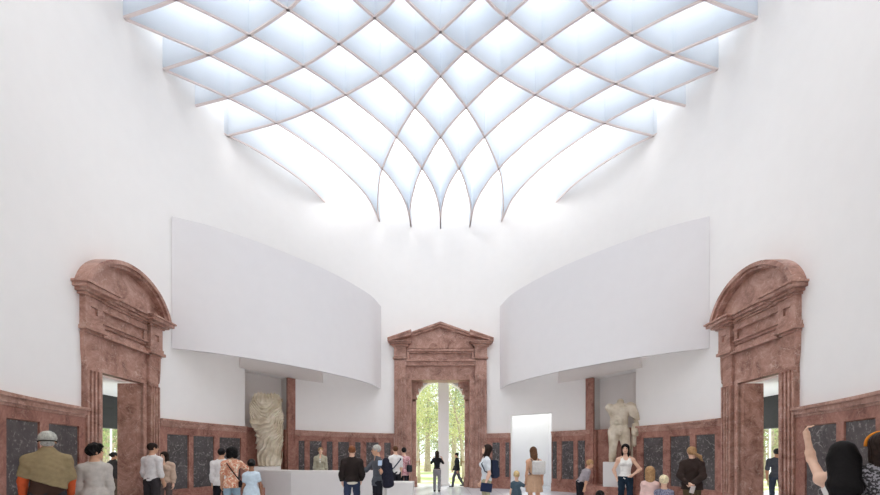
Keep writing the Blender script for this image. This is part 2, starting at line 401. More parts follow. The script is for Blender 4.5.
def centre_portal():
    r = empty('stone_portal', (0, 7.52, 0), 0, label='tall red marble portal with broken triangular pediment at the far end', cat='doorway')
    O = 1.36; B = 2.12; T = 5.07
    m = MB(); m.box(-B, -O, -.04, .55, 0, 6.68); m.box(O, B, -.04, .55, 0, 6.68); m.box(-O, O, -.04, .55, T, 6.68)
    for s in (-1, 1):
        m.box(s * O, s * (O + .07), -.08, .02, 0, T + .08)
    m.box(-O, O, -.08, .02, T, T + .08)
    m.build('door_surround', M_red, r, bevel=.008)
    for s in (-1, 1):
        xc = s * 1.87
        m = MB(); m.box(xc - .27, xc + .27, -.16, -.04, .45, 6.06); flutes(m, xc - .22, xc + .22, -.19, .7, 5.05); m.build('pilaster', M_red, r, bevel=.006)
        m = MB(); m.box(xc - .33, xc + .33, -.2, -.04, 0, .4); m.box(xc - .3, xc + .3, -.17, -.04, .4, .47); m.build('plinth', M_red, r, bevel=.008)
        m = MB(); stepped(m, xc - .28, xc + .28, -.16, [6.02, 6.08, 6.14, 6.2], [.0, .06, .02], .8); m.build('necking', M_red, r, bevel=.006)
        block_square(r, xc, -.2, 6.44, .28, .25, .2)
        m = MB(); stepped(m, xc - .28, xc + .28, -.2, [6.62, 6.68, 6.76, 6.83, 6.88], [.03, .10, .2, .26], 1.0); m.build('cornice', M_red, r, bevel=.008)
        # raking end piece, sloping up towards the middle
        a, b = s * 2.42, s * 1.34
        m = MB(); m.prism([(a, 6.86), (b, 7.16), (b, 7.34), (a, 6.97)], -.40, -.04); m.prism([(a, 6.95), (b, 7.32), (b, 7.40), (a, 7.01)], -.45, -.04)
        m.prism([(s * 2.1, 6.86), (b, 6.86), (b, 7.2)], -.1, -.04)
        m.build('raking_cornice', M_red, r, bevel=.006)
        # inner impost: stepped corbel carrying the arch
        m = MB()
        for z0, z1, w in ((4.1, 4.22, .16), (4.22, 4.30, .24), (4.30, 4.46, .2), (4.46, 4.56, .32), (4.56, 4.76, .28), (4.76, 4.86, .42), (4.86, 5.06, .50)):
            m.box(s * (O + .02), s * (O - w), .46, .75, z0, z1)
        m.box(s * (O + .1), s * (O - .19), .46, .75, 0, 4.22); m.box(s * (O + .1), s * (O - .24), .44, .75, 0, .5)
        m.build('impost', M_red, r, bevel=.005)
    m = MB(); m.box(-1.55, 1.55, -.12, -.04, 6.44, 6.53); m.box(-1.55, 1.55, -.07, -.04, 6.36, 6.44); m.box(-1.55, -1.45, -.12, -.04, 6.06, 6.36); m.box(1.45, 1.55, -.12, -.04, 6.06, 6.36)
    m.box(-1.59, 1.59, -.14, -.04, 5.94, 6.04); m.box(-1.59, 1.59, -.1, -.04, 5.8, 5.94); m.box(-1.59, 1.59, -.13, -.04, 5.74, 5.79)
    m.build('entablature', M_red, r, bevel=.005)
    m = MB(); m.prism([(-1.5, 6.6), (1.5, 6.6), (1.5, 7.12), (0, 7.7), (-1.5, 7.12)], -.08, .1); m.build('tympanum', M_red, r)
    m = MB()
    for s in (-1, 1):
        m.prism([(s * 1.34, 7.14), (0, 7.62), (0, 7.72), (s * 1.34, 7.24)], -.22, -.04); m.prism([(s * 1.34, 7.24), (0, 7.72), (0, 7.83), (s * 1.34, 7.33)], -.3, -.04)
    m.build('pediment_cornice', M_red, r, bevel=.005)
    for s in (-1, 1):
        m = MB(); m.tube([(s * 1.17, .5, 1.2), (s * 1.0, .42, 1.22)], .03, 10); m.tube([(s * 1.0, .42, 1.05), (s * 1.0, .42, 1.36)], .022, 10); m.build('door_pull', plain('brass', (196, 168, 132), .35, .05, 10, 0, .6), r, smooth=True)
    for ch in r.children:
        if ch.name.startswith('entablature'):
            for v in ch.data.vertices:
                if v.co.y < -.05: v.co.y *= 1.7
        for v in ch.data.vertices:
            if v.co.z > 5.07: v.co.z = 5.02 + (v.co.z - 5.07) * .957
    return r
centre_portal()
# white arched opening behind the centre portal, and the lobby walls either side
m = MB(); n = 24; ar = 1.24
arch = [(ar * math.cos(PI * k / n), 3.95 + ar * 1.0 * math.sin(PI * k / n)) for k in range(n + 1)]
for k in range(n):
    (x0, z0), (x1, z1) = arch[k], arch[k + 1]
    m.prism([(x0, z0), (x1, z1), (x1, 6.4), (x0, 6.4)], 8.3, 8.8)
m.box(-3, -1.24, 8.3, 8.8, 0, 6.4); m.box(1.24, 2.1, 8.3, 8.8, 0, 6.4)
m.box(-3, 2.1, 8.05, 8.3, 5.32, 6.4)
wallobj('wall_lobby', m)

# marble wainscot
WH = 2.53
def bay(px0, px1, panels, lab, sg=1):
    """px0..px1 and panel spans are columns on the left-hand half; sg=-1 mirrors to the right"""
    t0, t1 = sg * th(px0, R - .07), sg * th(px1, R - .07)
    mid = (t0 + t1) / 2; o = on(mid, R)
    r = empty('wainscot_bay', (o[0], o[1], 0), label=lab, cat='wall panelling')
    def loc(m, name, mat, bevel=0):
        m.v = [(x - o[0], y - o[1], z) for x, y, z in m.v]; return m.build(name, mat, r, smooth=True, bevel=bevel)
    ps = [(sg * th(a, R - .07), sg * th(b, R - .07)) for a, b in panels]
    m = MB(); m.arc(t0, t1, R - .005, R - .04, .38, 2.36); loc(m, 'backing', M_redd)
    m = MB(); m.arc(t0, t1, R - .03, R - .075, 2.12, 2.34); m.arc(t0, t1, R - .03, R - .075, .40, .52)
    edges = [t0] + [t for p in ps for t in p] + [t1]
    for k in range(0, len(edges), 2):
        if abs(edges[k + 1] - edges[k]) > .002: m.arc(edges[k], edges[k + 1], R - .03, R - .075, .52, 2.12)
    loc(m, 'frame', M_redd)
    for a, b in ps:
        g_ = (b - a); e = .02 * (1 if g_ > 0 else -1) / R
        m = MB(); m.arc(a + e, b - e, R - .035, R - .055, .535, 2.105); loc(m, 'marble_panel', M_grey)
    m = MB(); m.arc(t0, t1, R - .01, R - .09, 2.32, 2.37); m.arc(t0, t1, R - .01, R - .115, 2.37, 2.47); m.arc(t0, t1, R - .01, R - .15, 2.47, WH)
    loc(m, 'cap_moulding', M_red)
    m = MB(); m.arc(t0, t1, R - .01, R - .13, 0, .34); m.arc(t0, t1, R - .01, R - .10, .34, .40); loc(m, 'base_moulding', M_redd)
    return r
bay(-70, 87, [(-48, -8), (6, 39.5), (48.5, 79)], 'marble wall panelling at far left, between picture edge and left doorway')
bay(-70, 87, [(-48, -8), (5, 37), (44.5, 76)], 'marble wall panelling at far right, behind the raised arm', -1)
bay(160, 246, [(167, 188.5), (193.4, 214), (219.5, 240.8)], 'marble wall panelling between left doorway and left statue')
bay(159, 244.5, [(166, 188), (193, 213), (219, 240)][:0] + [(166, 185.5), (191, 211), (218, 238)], 'marble wall panelling between right statue and right doorway', -1)
bay(294.5, 394, [(298.5, 305), (309.6, 322), (326.5, 333), (338, 349.5), (355, 361), (366, 379), (384, 391)], 'marble wall panelling behind the reception desk')
bay(370.5, 394.5, [(376.5, 382), (386, 390.5)][:0] + [(371.5, 376), (381, 389)], 'narrow marble wall panelling between far portal and white opening', -1)
bay(291, 329.5, [(296, 303.5), (307.5, 319.5), (324, 329)], 'marble wall panelling between white opening and right statue niche', -1)
for sg, w in ((1, 'left'), (-1, 'right')):
    t0, t1 = sg * th(286.5), sg * th(294.2); o = on((t0 + t1) / 2)
    m = MB(); m.arc(t0, t1, R - .11, R + .02, 0, NI - .02); m.v = [(x - o[0], y - o[1], z) for x, y, z in m.v]
    q = m.build('marble_post', M_redd, bevel=.006); q.location = (o[0], o[1], 0); tag(q, 'tall narrow red marble post on the inner side of the %s statue niche' % w, 'pilaster')
    # dado inside the niche
    t0, t1 = sg * (nA + .006), sg * (nB - .002); o = on((t0 + t1) / 2)
    r = empty('niche_dado', (o[0], o[1], 0), label='plain red marble dado and ledge behind the %s statue' % w, cat='wall panelling')
    def L_(m, n_): m.v = [(x - o[0], y - o[1], z) for x, y, z in m.v]; m.build(n_, M_redd, r, smooth=True)
    m = MB(); m.arc(t0, t1, R + .16, R + .44, LEDGE, 2.45); m.arc(sg * (nA - .002), sg * (nA + .012), R - .03, RO + .12, LEDGE, WH); m.arc(sg * (nB - .01), sg * (nB + .002), R - .03, RO + .12, LEDGE, WH); L_(m, 'dado_slab')
    m = MB(); m.arc(t0, t1, R + .12, R + .44, 2.45, WH); L_(m, 'cap_moulding')
    m = MB(); m.arc(sg * nA, sg * nB, R - .92, R - .002, 0, LEDGE); m.arc(sg * nA, sg * nB, R - .88, R + .2, LEDGE - .04, LEDGE + .002); L_(m, 'ledge')

# ---------------------------------------------------------------- white room beyond the opening on the right
M_bright = plain('bright_room_plaster', (242, 242, 244), .9, .005)
xA, yA = on(dA, RO); xB, yB = on(dB, RO)
m = MB(); tA, tB = math.asin(2.4 / RO), math.asin(5.35 / RO); q = [on(tA + (tB - tA) * k / 12, RO + .005) for k in range(13)]
m.box(2.3, 2.4, q[0][1] - .05, 8.6, 0, 3.9); m.box(5.35, 5.45, q[-1][1] - .05, 8.6, 0, 3.9); m.box(2.3, 5.45, 8.56, 8.7, 0, 3.9)
m.build('wall_side_room', M_bright, kind='structure')
# ---------------------------------------------------------------- side porticoes
M_dark = plain('dark_blind', (44, 43, 46), .6, .1)
for sg, w in ((1, 'left'), (-1, 'right')):
    m = MB()
    def bx(x0, x1, *a): m.box(-sg * x0, -sg * x1, *a)
    bx(RO + .02, 11.6, PSY - 2.3, PSY + 6.2, 3.42, 3.6)        # ceiling
    bx(8.8, 9.0, PSY - 2.3, PSY + .55, 0, 3.42); bx(8.25, 8.8, PSY - 1.6, PSY - 1.45, 0, 3.42)  # unseen walls, added to keep garden light off the door reveals
    wallobj('ceiling_baffle_portico_%s' % w, m)
    r = empty('window_blind', (-sg * 10.6, PSY + 1.9, 2.4), label='dark slatted blind hanging across the outer opening past the %s doorway' % w, cat='blind')
    m = MB()
    for k in range(8): m.box(-.02, .02 + .012 * (k % 2), -2.4, 3.9, .0 + k * .128, .128 + k * .128)
    m.build('slats', M_dark, r)
    m = MB(); m.box(-.04, .04, -2.4, 3.9, -.03, 0); m.build('bottom_rail', plain('blind_rail', (70, 68, 70), .5), r)
# ================================================================ SMOOTH BODIES (distance fields meshed into one continuous surface)
def V(*a): return np.array(a, float)
def nrm(v): v = np.asarray(v, float); return v / (np.linalg.norm(v) + 1e-9)
def Rz(a): c, s = math.cos(a), math.sin(a); return np.array([[c, -s, 0], [s, c, 0], [0, 0, 1.]])
def Rx(a): c, s = math.cos(a), math.sin(a); return np.array([[1., 0, 0], [0, c, -s], [0, s, c]])
def Ry(a): c, s = math.cos(a), math.sin(a); return np.array([[c, 0, s], [0, 1., 0], [-s, 0, c]])
I3 = np.eye(3)
class Cone:
    def __init__(s, a, b, ra, rb, k=.02, op='+', flat=None):
        s.a, s.b, s.ra, s.rb, s.k, s.op, s.flat = V(*a), V(*b), ra, rb, k, op, flat
        m = max(ra, rb) * (flat[1] if flat and flat[1] > 1 else 1) + 2.2 * k + .02; s.lo = np.minimum(s.a, s.b) - m; s.hi = np.maximum(s.a, s.b) + m
    def f(s, P):
        d = s.b - s.a; L = d @ d + 1e-9; q = P - s.a; t = np.clip((q @ d) / L, 0, 1); w = q - t[..., None] * d
        if s.flat:      # (direction, factor): stretch the section along a direction
            n, g = s.flat; n = nrm(n); c = w @ n; w = w + (c / g - c)[..., None] * n
        return np.sqrt((w ** 2).sum(-1)) - (s.ra + (s.rb - s.ra) * t)
class Ell:
    def __init__(s, c, r, M=I3, k=.02, op='+'):
        s.c, s.r, s.M, s.k, s.op = V(*c), V(*r), M, k, op
        m = max(r) + 2.2 * k + .02; s.lo = s.c - m; s.hi = s.c + m
    def f(s, P):
        q = (P - s.c) @ s.M / s.r; l = np.sqrt((q ** 2).sum(-1)); g = np.sqrt(((q / s.r) ** 2).sum(-1)) + 1e-6
        return l * (l - 1) / g
class Fn:
    def __init__(s, fn, lo, hi, k=.01, op='+'): s.f, s.lo, s.hi, s.k, s.op = fn, V(*lo), V(*hi), k, op
def Cut(n, p, k=.004):
    """keep the side the normal n points away from"""
    n = nrm(n); p = V(*p); return Fn(lambda P: -((P - p) @ n), (-9, -9, -9), (9, 9, 9), k, '-')
def mesh_sdf(prims, res, disp=None):
    plus = [p for p in prims if p.op == '+']
    lo = np.min([p.lo for p in plus], 0); hi = np.max([p.hi for p in plus], 0)
    n = np.ceil((hi - lo) / res).astype(int) + 2
    ax = [lo[i] + np.arange(n[i]) * res for i in range(3)]
    Fd = np.full(n, .08, np.float32)
    for p in prims:
        i0 = np.clip(((p.lo - lo) / res).astype(int), 0, n - 1); i1 = np.clip(((p.hi - lo) / res).astype(int) + 2, 1, n)
        if (i1 <= i0).any(): continue
        sl = tuple(slice(a, b) for a, b in zip(i0, i1))
        G = np.stack(np.meshgrid(ax[0][sl[0]], ax[1][sl[1]], ax[2][sl[2]], indexing='ij'), -1)
        d = p.f(G); c = Fd[sl]; k = p.k
        if p.op == '+': h = np.maximum(k - np.abs(c - d), 0) / k; Fd[sl] = np.minimum(c, d) - h * h * k * .25
        else: d = -d; h = np.maximum(k - np.abs(c - d), 0) / k; Fd[sl] = np.maximum(c, d) + h * h * k * .25
    if disp:
        G = np.stack(np.meshgrid(*ax, indexing='ij'), -1); Fd = Fd + disp(G)
    for a in range(3):
        for e in (0, -1):
            sl = [slice(None)] * 3; sl[a] = e; Fd[tuple(sl)] = np.maximum(Fd[tuple(sl)], .01)
    ins = Fd < 0
    m = n - 1; cnt = np.zeros(m); acc = np.zeros(tuple(m) + (3,))
    base = np.stack(np.meshgrid(*[np.arange(k) for k in m], indexing='ij'), -1).astype(float)
    for a in range(3):
        o1, o2 = [b for b in range(3) if b != a]
        for u in (0, 1):
            for w in (0, 1):
                s0 = [slice(0, m[0]), slice(0, m[1]), slice(0, m[2])]
                def sh(ax_, k): s0[ax_] = slice(k, m[ax_] + k)
                sh(o1, u); sh(o2, w); A = Fd[tuple(s0)]; sh(a, 1); B = Fd[tuple(s0)]
                x = (A < 0) != (B < 0); t = np.where(x, A / np.where(x, A - B, 1), 0)
                cnt += x; off = np.zeros(3); off[o1] = u; off[o2] = w
                acc += x[..., None] * off; acc[..., a] += t * x
    act = cnt > 0
    if not act.any(): return None, None
    idx = -np.ones(tuple(m), int); idx[act] = np.arange(act.sum())
    Vt = (base[act] + acc[act] / cnt[act][:, None]) * res + lo
    Q = []
    for a in range(3):
        o1, o2 = [(a + 1) % 3, (a + 2) % 3]
        s0 = [slice(0, m[0]), slice(0, m[1]), slice(0, m[2])]; s1 = list(s0)
        s0[a] = slice(0, m[a]); s1[a] = slice(1, m[a] + 1)
        A = ins[tuple(s0)]; B = ins[tuple(s1)]
        for flip, X in ((False, A & ~B), (True, ~A & B)):
            X = X.copy(); sl = [slice(None)] * 3; sl[o1] = 0; X[tuple(sl)] = False; sl = [slice(None)] * 3; sl[o2] = 0; X[tuple(sl)] = False
            c = np.argwhere(X)
            if not len(c): continue
            e1 = np.zeros(3, int); e1[o1] = 1; e2 = np.zeros(3, int); e2[o2] = 1
            q = [idx[tuple((c - d).T)] for d in (e1 + e2, e2, 0 * e1, e1)]
            if flip: q = q[::-1]
            Q.append(np.stack(q, 1))
    return Vt, np.concatenate(Q)
def sdf_obj(name, prims, mat, parent=None, res=.012, disp=None, origin=(0, 0, 0)):
    v, f = mesh_sdf(prims, res, disp)
    if v is None: return None
    me = bpy.data.meshes.new(name)
    me.from_pydata((v - V(*origin)).tolist(), [], f.tolist()); me.polygons.foreach_set('use_smooth', [True] * len(f)); me.update()
    me.materials.append(mat); o = bpy.data.objects.new(name, me); COL.objects.link(o)
    if parent: o.parent = parent
    return o

SKIN = {k: plain('skin_' + k, c, .5, .04, 30) for k, c in dict(fair=(226, 184, 158), tan=(204, 156, 126), brown=(150, 104, 78), dark=(92, 62, 48)).items()}
def cloth(name, rgb, var=.08, scale=20): return plain('cloth_' + name, rgb, .85, var, scale, .2, spec=.15)
HAIRM = {k: plain('hair_' + k, c, .6, .3, 40, .3, spec=.15) for k, c in dict(black=(20, 17, 17), dark=(44, 32, 27), brown=(96, 66, 46), auburn=(122, 74, 46), light=(166, 130, 92), blonde=(206, 178, 130), grey=(172, 168, 160), pale=(226, 212, 176)).items()}
M_eye = plain('eye_dark', (34, 26, 22), .2); M_lip = plain('lips', (176, 100, 90), .5)

def person(px, depth, H, yaw, label, skin='fair', female=False, hair=('short', 'dark'), top=None, bottom=None, shoes=(40, 38, 38),
           arms=None, legs=None, lean=0., head=(0, 0), res=.013, child=False, group=None, z=0., extra=None, side=0., name='person'):
    """yaw in degrees: 0 faces the camera side (-y), 90 faces right (+x), 180 faces away.
    arms: {+1 (own left), -1 (own right): (upper dir, fore dir)} with x measured outwards; y<0 is forward."""
    x, y = pt(px, depth); yaw -= math.degrees(math.atan((px - CX) / F))     # yaw is relative to the line of sight
    root = empty(name, (x, y, z), math.radians(yaw), label, 'person', group)
    s = H / 1.75; hs = s if not child else (.23 * .93) / .233 * (1 + (H - 1.2) * .1)
    w = .93 if female else 1.0
    if child: w = .95
    T = Rx(-math.radians(lean)) @ Ry(math.radians(side))         # lean forward (towards -y)
    T = Rx(math.radians(lean)) @ Ry(math.radians(side))
    hip = V(0, 0, .525 * H); up = T @ V(0, 0, 1); fw = T @ V(0, -1, 0); lt = T @ V(1, 0, 0)
    def tp(a, b, c): return hip + T @ V(a * s, -b * s, c * s)       # torso point: left, forward, up
    nb = hip + up * (H * 1.0 - .525 * H - .292 * hs)               # neck base
    tl = (nb - hip) @ up / s                                         # torso length (adult units)
    q = tl / .52
    Mh = T @ Rz(math.radians(head[0])) @ Rx(math.radians(head[1]))
    if lean: Mh = Rx(math.radians(lean * .35)) @ Rz(math.radians(head[0])) @ Rx(math.radians(head[1]))
    hc = nb + up * .057 * hs + (Mh @ V(0, -.02, .118)) * hs
    def hp(a, b, c): return hc + Mh @ (V(a, -b, c) * hs)            # head point: left, forward, up
    shw = (.152 if female else .176) * s * (.9 if child else 1)
    J = {}
    arms = arms or {}; legs = legs or {}
    dflt = (V(.13, -.02, -1), V(.05, -.22, -1))
    for sd in (1, -1):
        u, f_ = [V(*d) for d in arms.get(sd, dflt)[:2]]
        S_ = nb + lt * sd * shw - up * .080 * s
        U = T @ nrm(V(u[0] * sd, u[1], u[2])); Fo = T @ nrm(V(f_[0] * sd, f_[1], f_[2]))
        E_ = S_ + U * .168 * H; W = E_ + Fo * .142 * H
        J['s', sd], J['e', sd], J['w', sd], J['fd', sd] = S_, E_, W, Fo
        a, b = [V(*d) for d in legs.get(sd, (V(.04, 0, -1), V(.0, .02, -1)))][:2]
        Hj = V(sd * .088 * s * w, 0, .515 * H); th_, sh_ = nrm(V(a[0] * sd, a[1], a[2])), nrm(V(b[0] * sd, b[1], b[2]))
        K = Hj + th_ * .235 * H; A = K + sh_ * .235 * H
        J['h', sd], J['k', sd], J['a', sd] = Hj, K, A
    dz = .045 * H - min(J['a', 1][2], J['a', -1][2])
    # ---- body
    P = []
    def torso(o=0., k=.05, lowk=1):
        L = [Ell(tp(0, 0, .36 * q), (.150 * s * w + o, .100 * s + o, .165 * s * q + o), T, k),
             Ell(tp(0, -.005, .18 * q), (.125 * s * w * (.93 if female else 1.02) + o, .092 * s + o, .13 * s + o), T, k),
             Ell(tp(0, -.01, .02), (.158 * s * w * (1.04 if female else .95) + o, .108 * s + o, .115 * s + o), T, k),
             Cone(J['s', 1] - up * .02 * s, J['s', -1] - up * .02 * s, .052 * s + o * .8, .052 * s + o * .8, k)]
        if female and not child: L += [Ell(tp(sd * .065, .085, .355 * q), (.055 * s + o, .05 * s + o, .055 * s + o), T, .03) for sd in (1, -1)]
        return L
    def armP(sd, o=0., part=2., k=.03, taper=1.):
        S_, E_, W = J['s', sd], J['e', sd], J['w', sd]
        m_ = .9 if female else 1.0; L = []
        t = min(1, part); L.append(Cone(S_, S_ + (E_ - S_) * t, .052 * s * m_ + o, ((.052 - .012 * t) * s * m_ + o), k))
        if part > 1: t = part - 1; L += [Cone(E_, E_ + (W - E_) * t, .041 * s * m_ + o, ((.041 - .013 * t) * s * m_ + o) * taper, k), Ell(E_ + (W - E_) * .28, (.043 * s * m_ + o,) * 3, I3, k)]
        return L
    def legP(sd, o=0., part=2., k=.03, wide=0.):
        Hj, K, A = J['h', sd], J['k', sd], J['a', sd]; L = []
        t = min(1, part); L.append(Cone(Hj, Hj + (K - Hj) * t, .088 * s * w + o, (.088 * s * w - .030 * s * t + o), k))
        if part > 1:
            t = part - 1; L += [Cone(K, K + (A - K) * t, .056 * s + o, (.056 - .02 * t) * s + o + wide, k), Ell(K + (A - K) * .3 + V(0, .018 * s, 0), (.052 * s + o, .056 * s + o, .1 * s + o), I3, k)]
        return L
    P += torso()
    P += [Cone(nb - up * .02 * s, hc + Mh @ V(0, .015, -.05) * hs, .056 * s if not female else .048 * s, .05 * hs, .03)]
    for sd in (1, -1):
        P += [Cone(nb + up * .012 * s, J['s', sd], .048 * s, .040 * s, .04)]
        P += armP(sd) + legP(sd)
    # head
    P += [Ell(hp(0, -.012, .028), V(.074, .092, .086) * hs, Mh, .02), Ell(hp(0, .03, -.03), V(.058, .062, .082) * hs, Mh, .03),
          Ell(hp(0, .062, -.088), V(.026, .022, .024) * hs, Mh, .03)]
    P += [Cone(hp(0, .088, .012), hp(0, .108, -.022), .008 * hs, .013 * hs, .012)]
    P += [Ell(hp(sd * .032, .098, .012), V(.015, .012, .010) * hs, Mh, .012, '-') for sd in (1, -1)]
    P += [Ell(hp(sd * .076, -.008, -.008), V(.011, .02, .032) * hs, Mh, .008) for sd in (1, -1)]
    P += [Ell(hp(0, .087, -.056), V(.024, .010, .010) * hs, Mh, .01)]
    # hands
    hn = {}
    fr = max(.0085 * s, res * .72)
    for sd in (1, -1):
        spec = arms.get(sd, (0, 0)); curl = spec[2] if len(spec) > 2 else .45
        d = J['fd', sd]; W = J['w', sd]
        n0 = T @ V(-sd, 0, 0) if abs(d @ (T @ V(1, 0, 0))) < .75 else T @ V(0, -1, 0)      # palm normal
        n_ = nrm(n0 - (n0 @ d) * d); t_ = nrm(np.cross(d, n_)) * 1.0
        if t_ @ (T @ V(0, -1, .2)) < 0: t_ = -t_
        hn[sd] = (W + d * .075 * s, d, n_, t_)
        P += [Cone(W, W + d * .05 * s, .026 * s, .030 * s, .015, '+', (t_, 1.35)), ]
        for j, (o_, L_) in enumerate(((.031, .072), (.011, .080), (-.010, .074), (-.030, .058))):
            b0 = W + d * .085 * s + t_ * o_ * s * 1.05; c1 = nrm(d * math.cos(curl) + n_ * math.sin(curl)); c2 = nrm(d * math.cos(curl * 2.3) + n_ * math.sin(curl * 2.3))
            b1 = b0 + c1 * L_ * .5 * s; b2 = b1 + c2 * L_ * .5 * s
            P += [Cone(W + d * .045 * s + t_ * o_ * .8 * s, b0, fr * 1.15, fr * 1.1, .008), Cone(b0, b1, fr * 1.05, fr, .004), Cone(b1, b2, fr, fr * .85, .004)]
        b0 = W + d * .02 * s + t_ * .026 * s; b1 = b0 + nrm(d * .7 + t_ * .65 + n_ * .2) * .045 * s; b2 = b1 + nrm(d * .95 + t_ * .15 + n_ * .3) * .034 * s
        P += [Cone(b0, b1, fr * 1.35, fr * 1.15, .01), Cone(b1, b2, fr * 1.15, fr * .95, .004)]
        A = J['a', sd]; fdir = nrm(V(sd * .15, -1, 0)); P += [Cone(A + V(0, .02 * s, -.035 * s), A + fdir * .14 * s + V(0, 0, -.052 * s), .032 * s, .026 * s, .03), Cone(A, A + V(0, .01, -.03 * s), .036 * s, .036 * s, .02)]
    body = sdf_obj('body', P, SKIN[skin], root, res)
    # eyes, lips
    for sd in (1, -1):
        m = MB(); c = hp(sd * .031, .0845, .010); m.ell(c, (.010 * hs,) * 3, 8, 6); m.build('eye', M_eye, root, smooth='all')
        m = MB(); m.tube([hp(sd * .016, .096, .030), hp(sd * .032, .093, .036), hp(sd * .048, .080, .031)], .0035 * hs, 6); m.build('eyebrow', HAIRM[hair[1]], root, smooth='all')
    m = MB(); m.tube([hp(-.02, .0915, -.056), hp(0, .099, -.055), hp(.02, .0915, -.056)], [.003 * hs, .006 * hs, .003 * hs], 6); m.build('lips', M_lip, root, smooth='all')
    # ---- hair
    st, hm = hair[0], HAIRM[hair[1]]
    def wav(a, fr_, ph=0):
        def g(G):
            q_ = (G - hc) @ Mh; an = np.arctan2(q_[..., 0], -q_[..., 1] + 1e-6)
            return a * np.sin(an * fr_ + 4 * np.sin(q_[..., 2] * 22 + ph)) * (np.abs(q_[..., 2]) < 1)
        return g
    face = Ell(hp(0, .102, -.038), V(.066, .088, .102) * hs, Mh, .012, '-')
    o = .010 if st in ('short', 'bun') else .016
    cap = [Ell(hp(0, -.014, .032), V(.074 + o, .092 + o, .086 + o * 1.2) * hs, Mh, .02)]
    low = Cut(Mh @ V(0, -.25, -1), hp(0, 0, -.050), .01)
    H_ = []; dsp = wav(.0028 * hs, 22)
    if st == 'short': H_ = cap + [low, face]
    elif st == 'tousled': H_ = cap + [Ell(hp(a, b, c), V(r_, r_, r_) * hs, Mh, .015) for a, b, c, r_ in ((.03, .05, .11, .035), (-.02, .06, .115, .035), (0, 0, .125, .045), (.04, -.03, .11, .04), (-.045, -.02, .105, .04), (0, .09, .09, .03))] + [low, face]; dsp = wav(.006 * hs, 14)
    elif st == 'curly':
        H_ = [Ell(hp(0, -.035, .02), V(.122, .122, .118) * hs, Mh, .02), Ell(hp(.05, -.05, -.07), V(.07, .07, .07) * hs, Mh, .02), Ell(hp(-.05, -.05, -.07), V(.07, .07, .07) * hs, Mh, .02), Ell(hp(0, .10, -.05), V(.066, .09, .10) * hs, Mh, .012, '-')]
        dsp = lambda G: .010 * np.sin(G[..., 0] * 110) * np.sin(G[..., 1] * 105 + 1) * np.sin(G[..., 2] * 115)
    elif st == 'long':
        H_ = cap + [Ell(hp(0, -.055, -.09), V(.082, .052, .17) * hs, Mh, .03), Ell(hp(.062, .0, -.09), V(.026, .05, .13) * hs, Mh, .03), Ell(hp(-.062, .0, -.09), V(.026, .05, .13) * hs, Mh, .03), face]
    elif st == 'verylong':
        b0 = hp(0, -.06, -.05); dn = V(0, 0, -1); e1 = b0 + dn * .26 * s + T @ V(0, .085, 0) * s; e2 = b0 + dn * .46 * s + T @ V(0, .07, 0) * s
        H_ = cap + [Ell(hp(0, -.03, .02), V(.098, .10, .105) * hs, Mh, .03), Cone(b0, e1, .085 * s, .075 * s, .04, '+', (T @ V(1, 0, 0), 1.45)), Cone(e1, e2, .070 * s, .05 * s, .04, '+', (T @ V(1, 0, 0), 1.75)), face]; dsp = wav(.0014, 46)
    elif st == 'bun': H_ = cap + [low, face, Ell(hp(0, -.115, .03), V(.04, .035, .04) * hs, Mh, .01)]
    elif st == 'ponytail':
        sdx = extra or 0
        H_ = cap + [low, face, Cone(hp(0, -.10, .0), hp(sdx * .1, -.15, -.10), .032 * hs, .036 * hs, .02), Cone(hp(sdx * .1, -.15, -.10), hp(sdx * .17, -.12, -.22), .036 * hs, .014 * hs, .02)]
    elif st == 'beanie':
        H_ = [Ell(hp(0, -.018, .045), V(.092, .108, .098) * hs, Mh, .02), Cut(Mh @ V(0, -.12, -1), hp(0, 0, .0), .006)]
        M_b = cloth('beanie_knit', (178, 176, 166), .25, 24)
        sdf_obj('beanie', H_, M_b, root, res, wav(.003, 34))
        m = MB(); m.tube([hp(.089 * math.sin(t), -.018 + .106 * math.cos(t), -.008 - .016 * math.cos(t)) for t in np.linspace(0, 2 * PI, 25)], .008, 8, False); m.build('goggle_strap', cloth('strap_dark', (46, 44, 42)), root, smooth='all')
        H_ = [Ell(hp(0, -.03, -.03), V(.07, .075, .05) * hs, Mh, .02), face, Cut(Mh @ V(0, 0, 1), hp(0, 0, .01))]
    if H_: sdf_obj('hair', H_, hm, root, min(res, .011), dsp)
    # ---- clothes
    def folds(a, seed=0):
        def g(G): return a * (np.sin(G[..., 0] * 31 + 3 * np.sin(G[..., 2] * 17 + seed)) * np.sin(G[..., 2] * 23 + 2 * np.sin(G[..., 1] * 27 + seed)) + .6 * np.sin(G[..., 2] * 41 + G[..., 0] * 30 + seed))
        return g
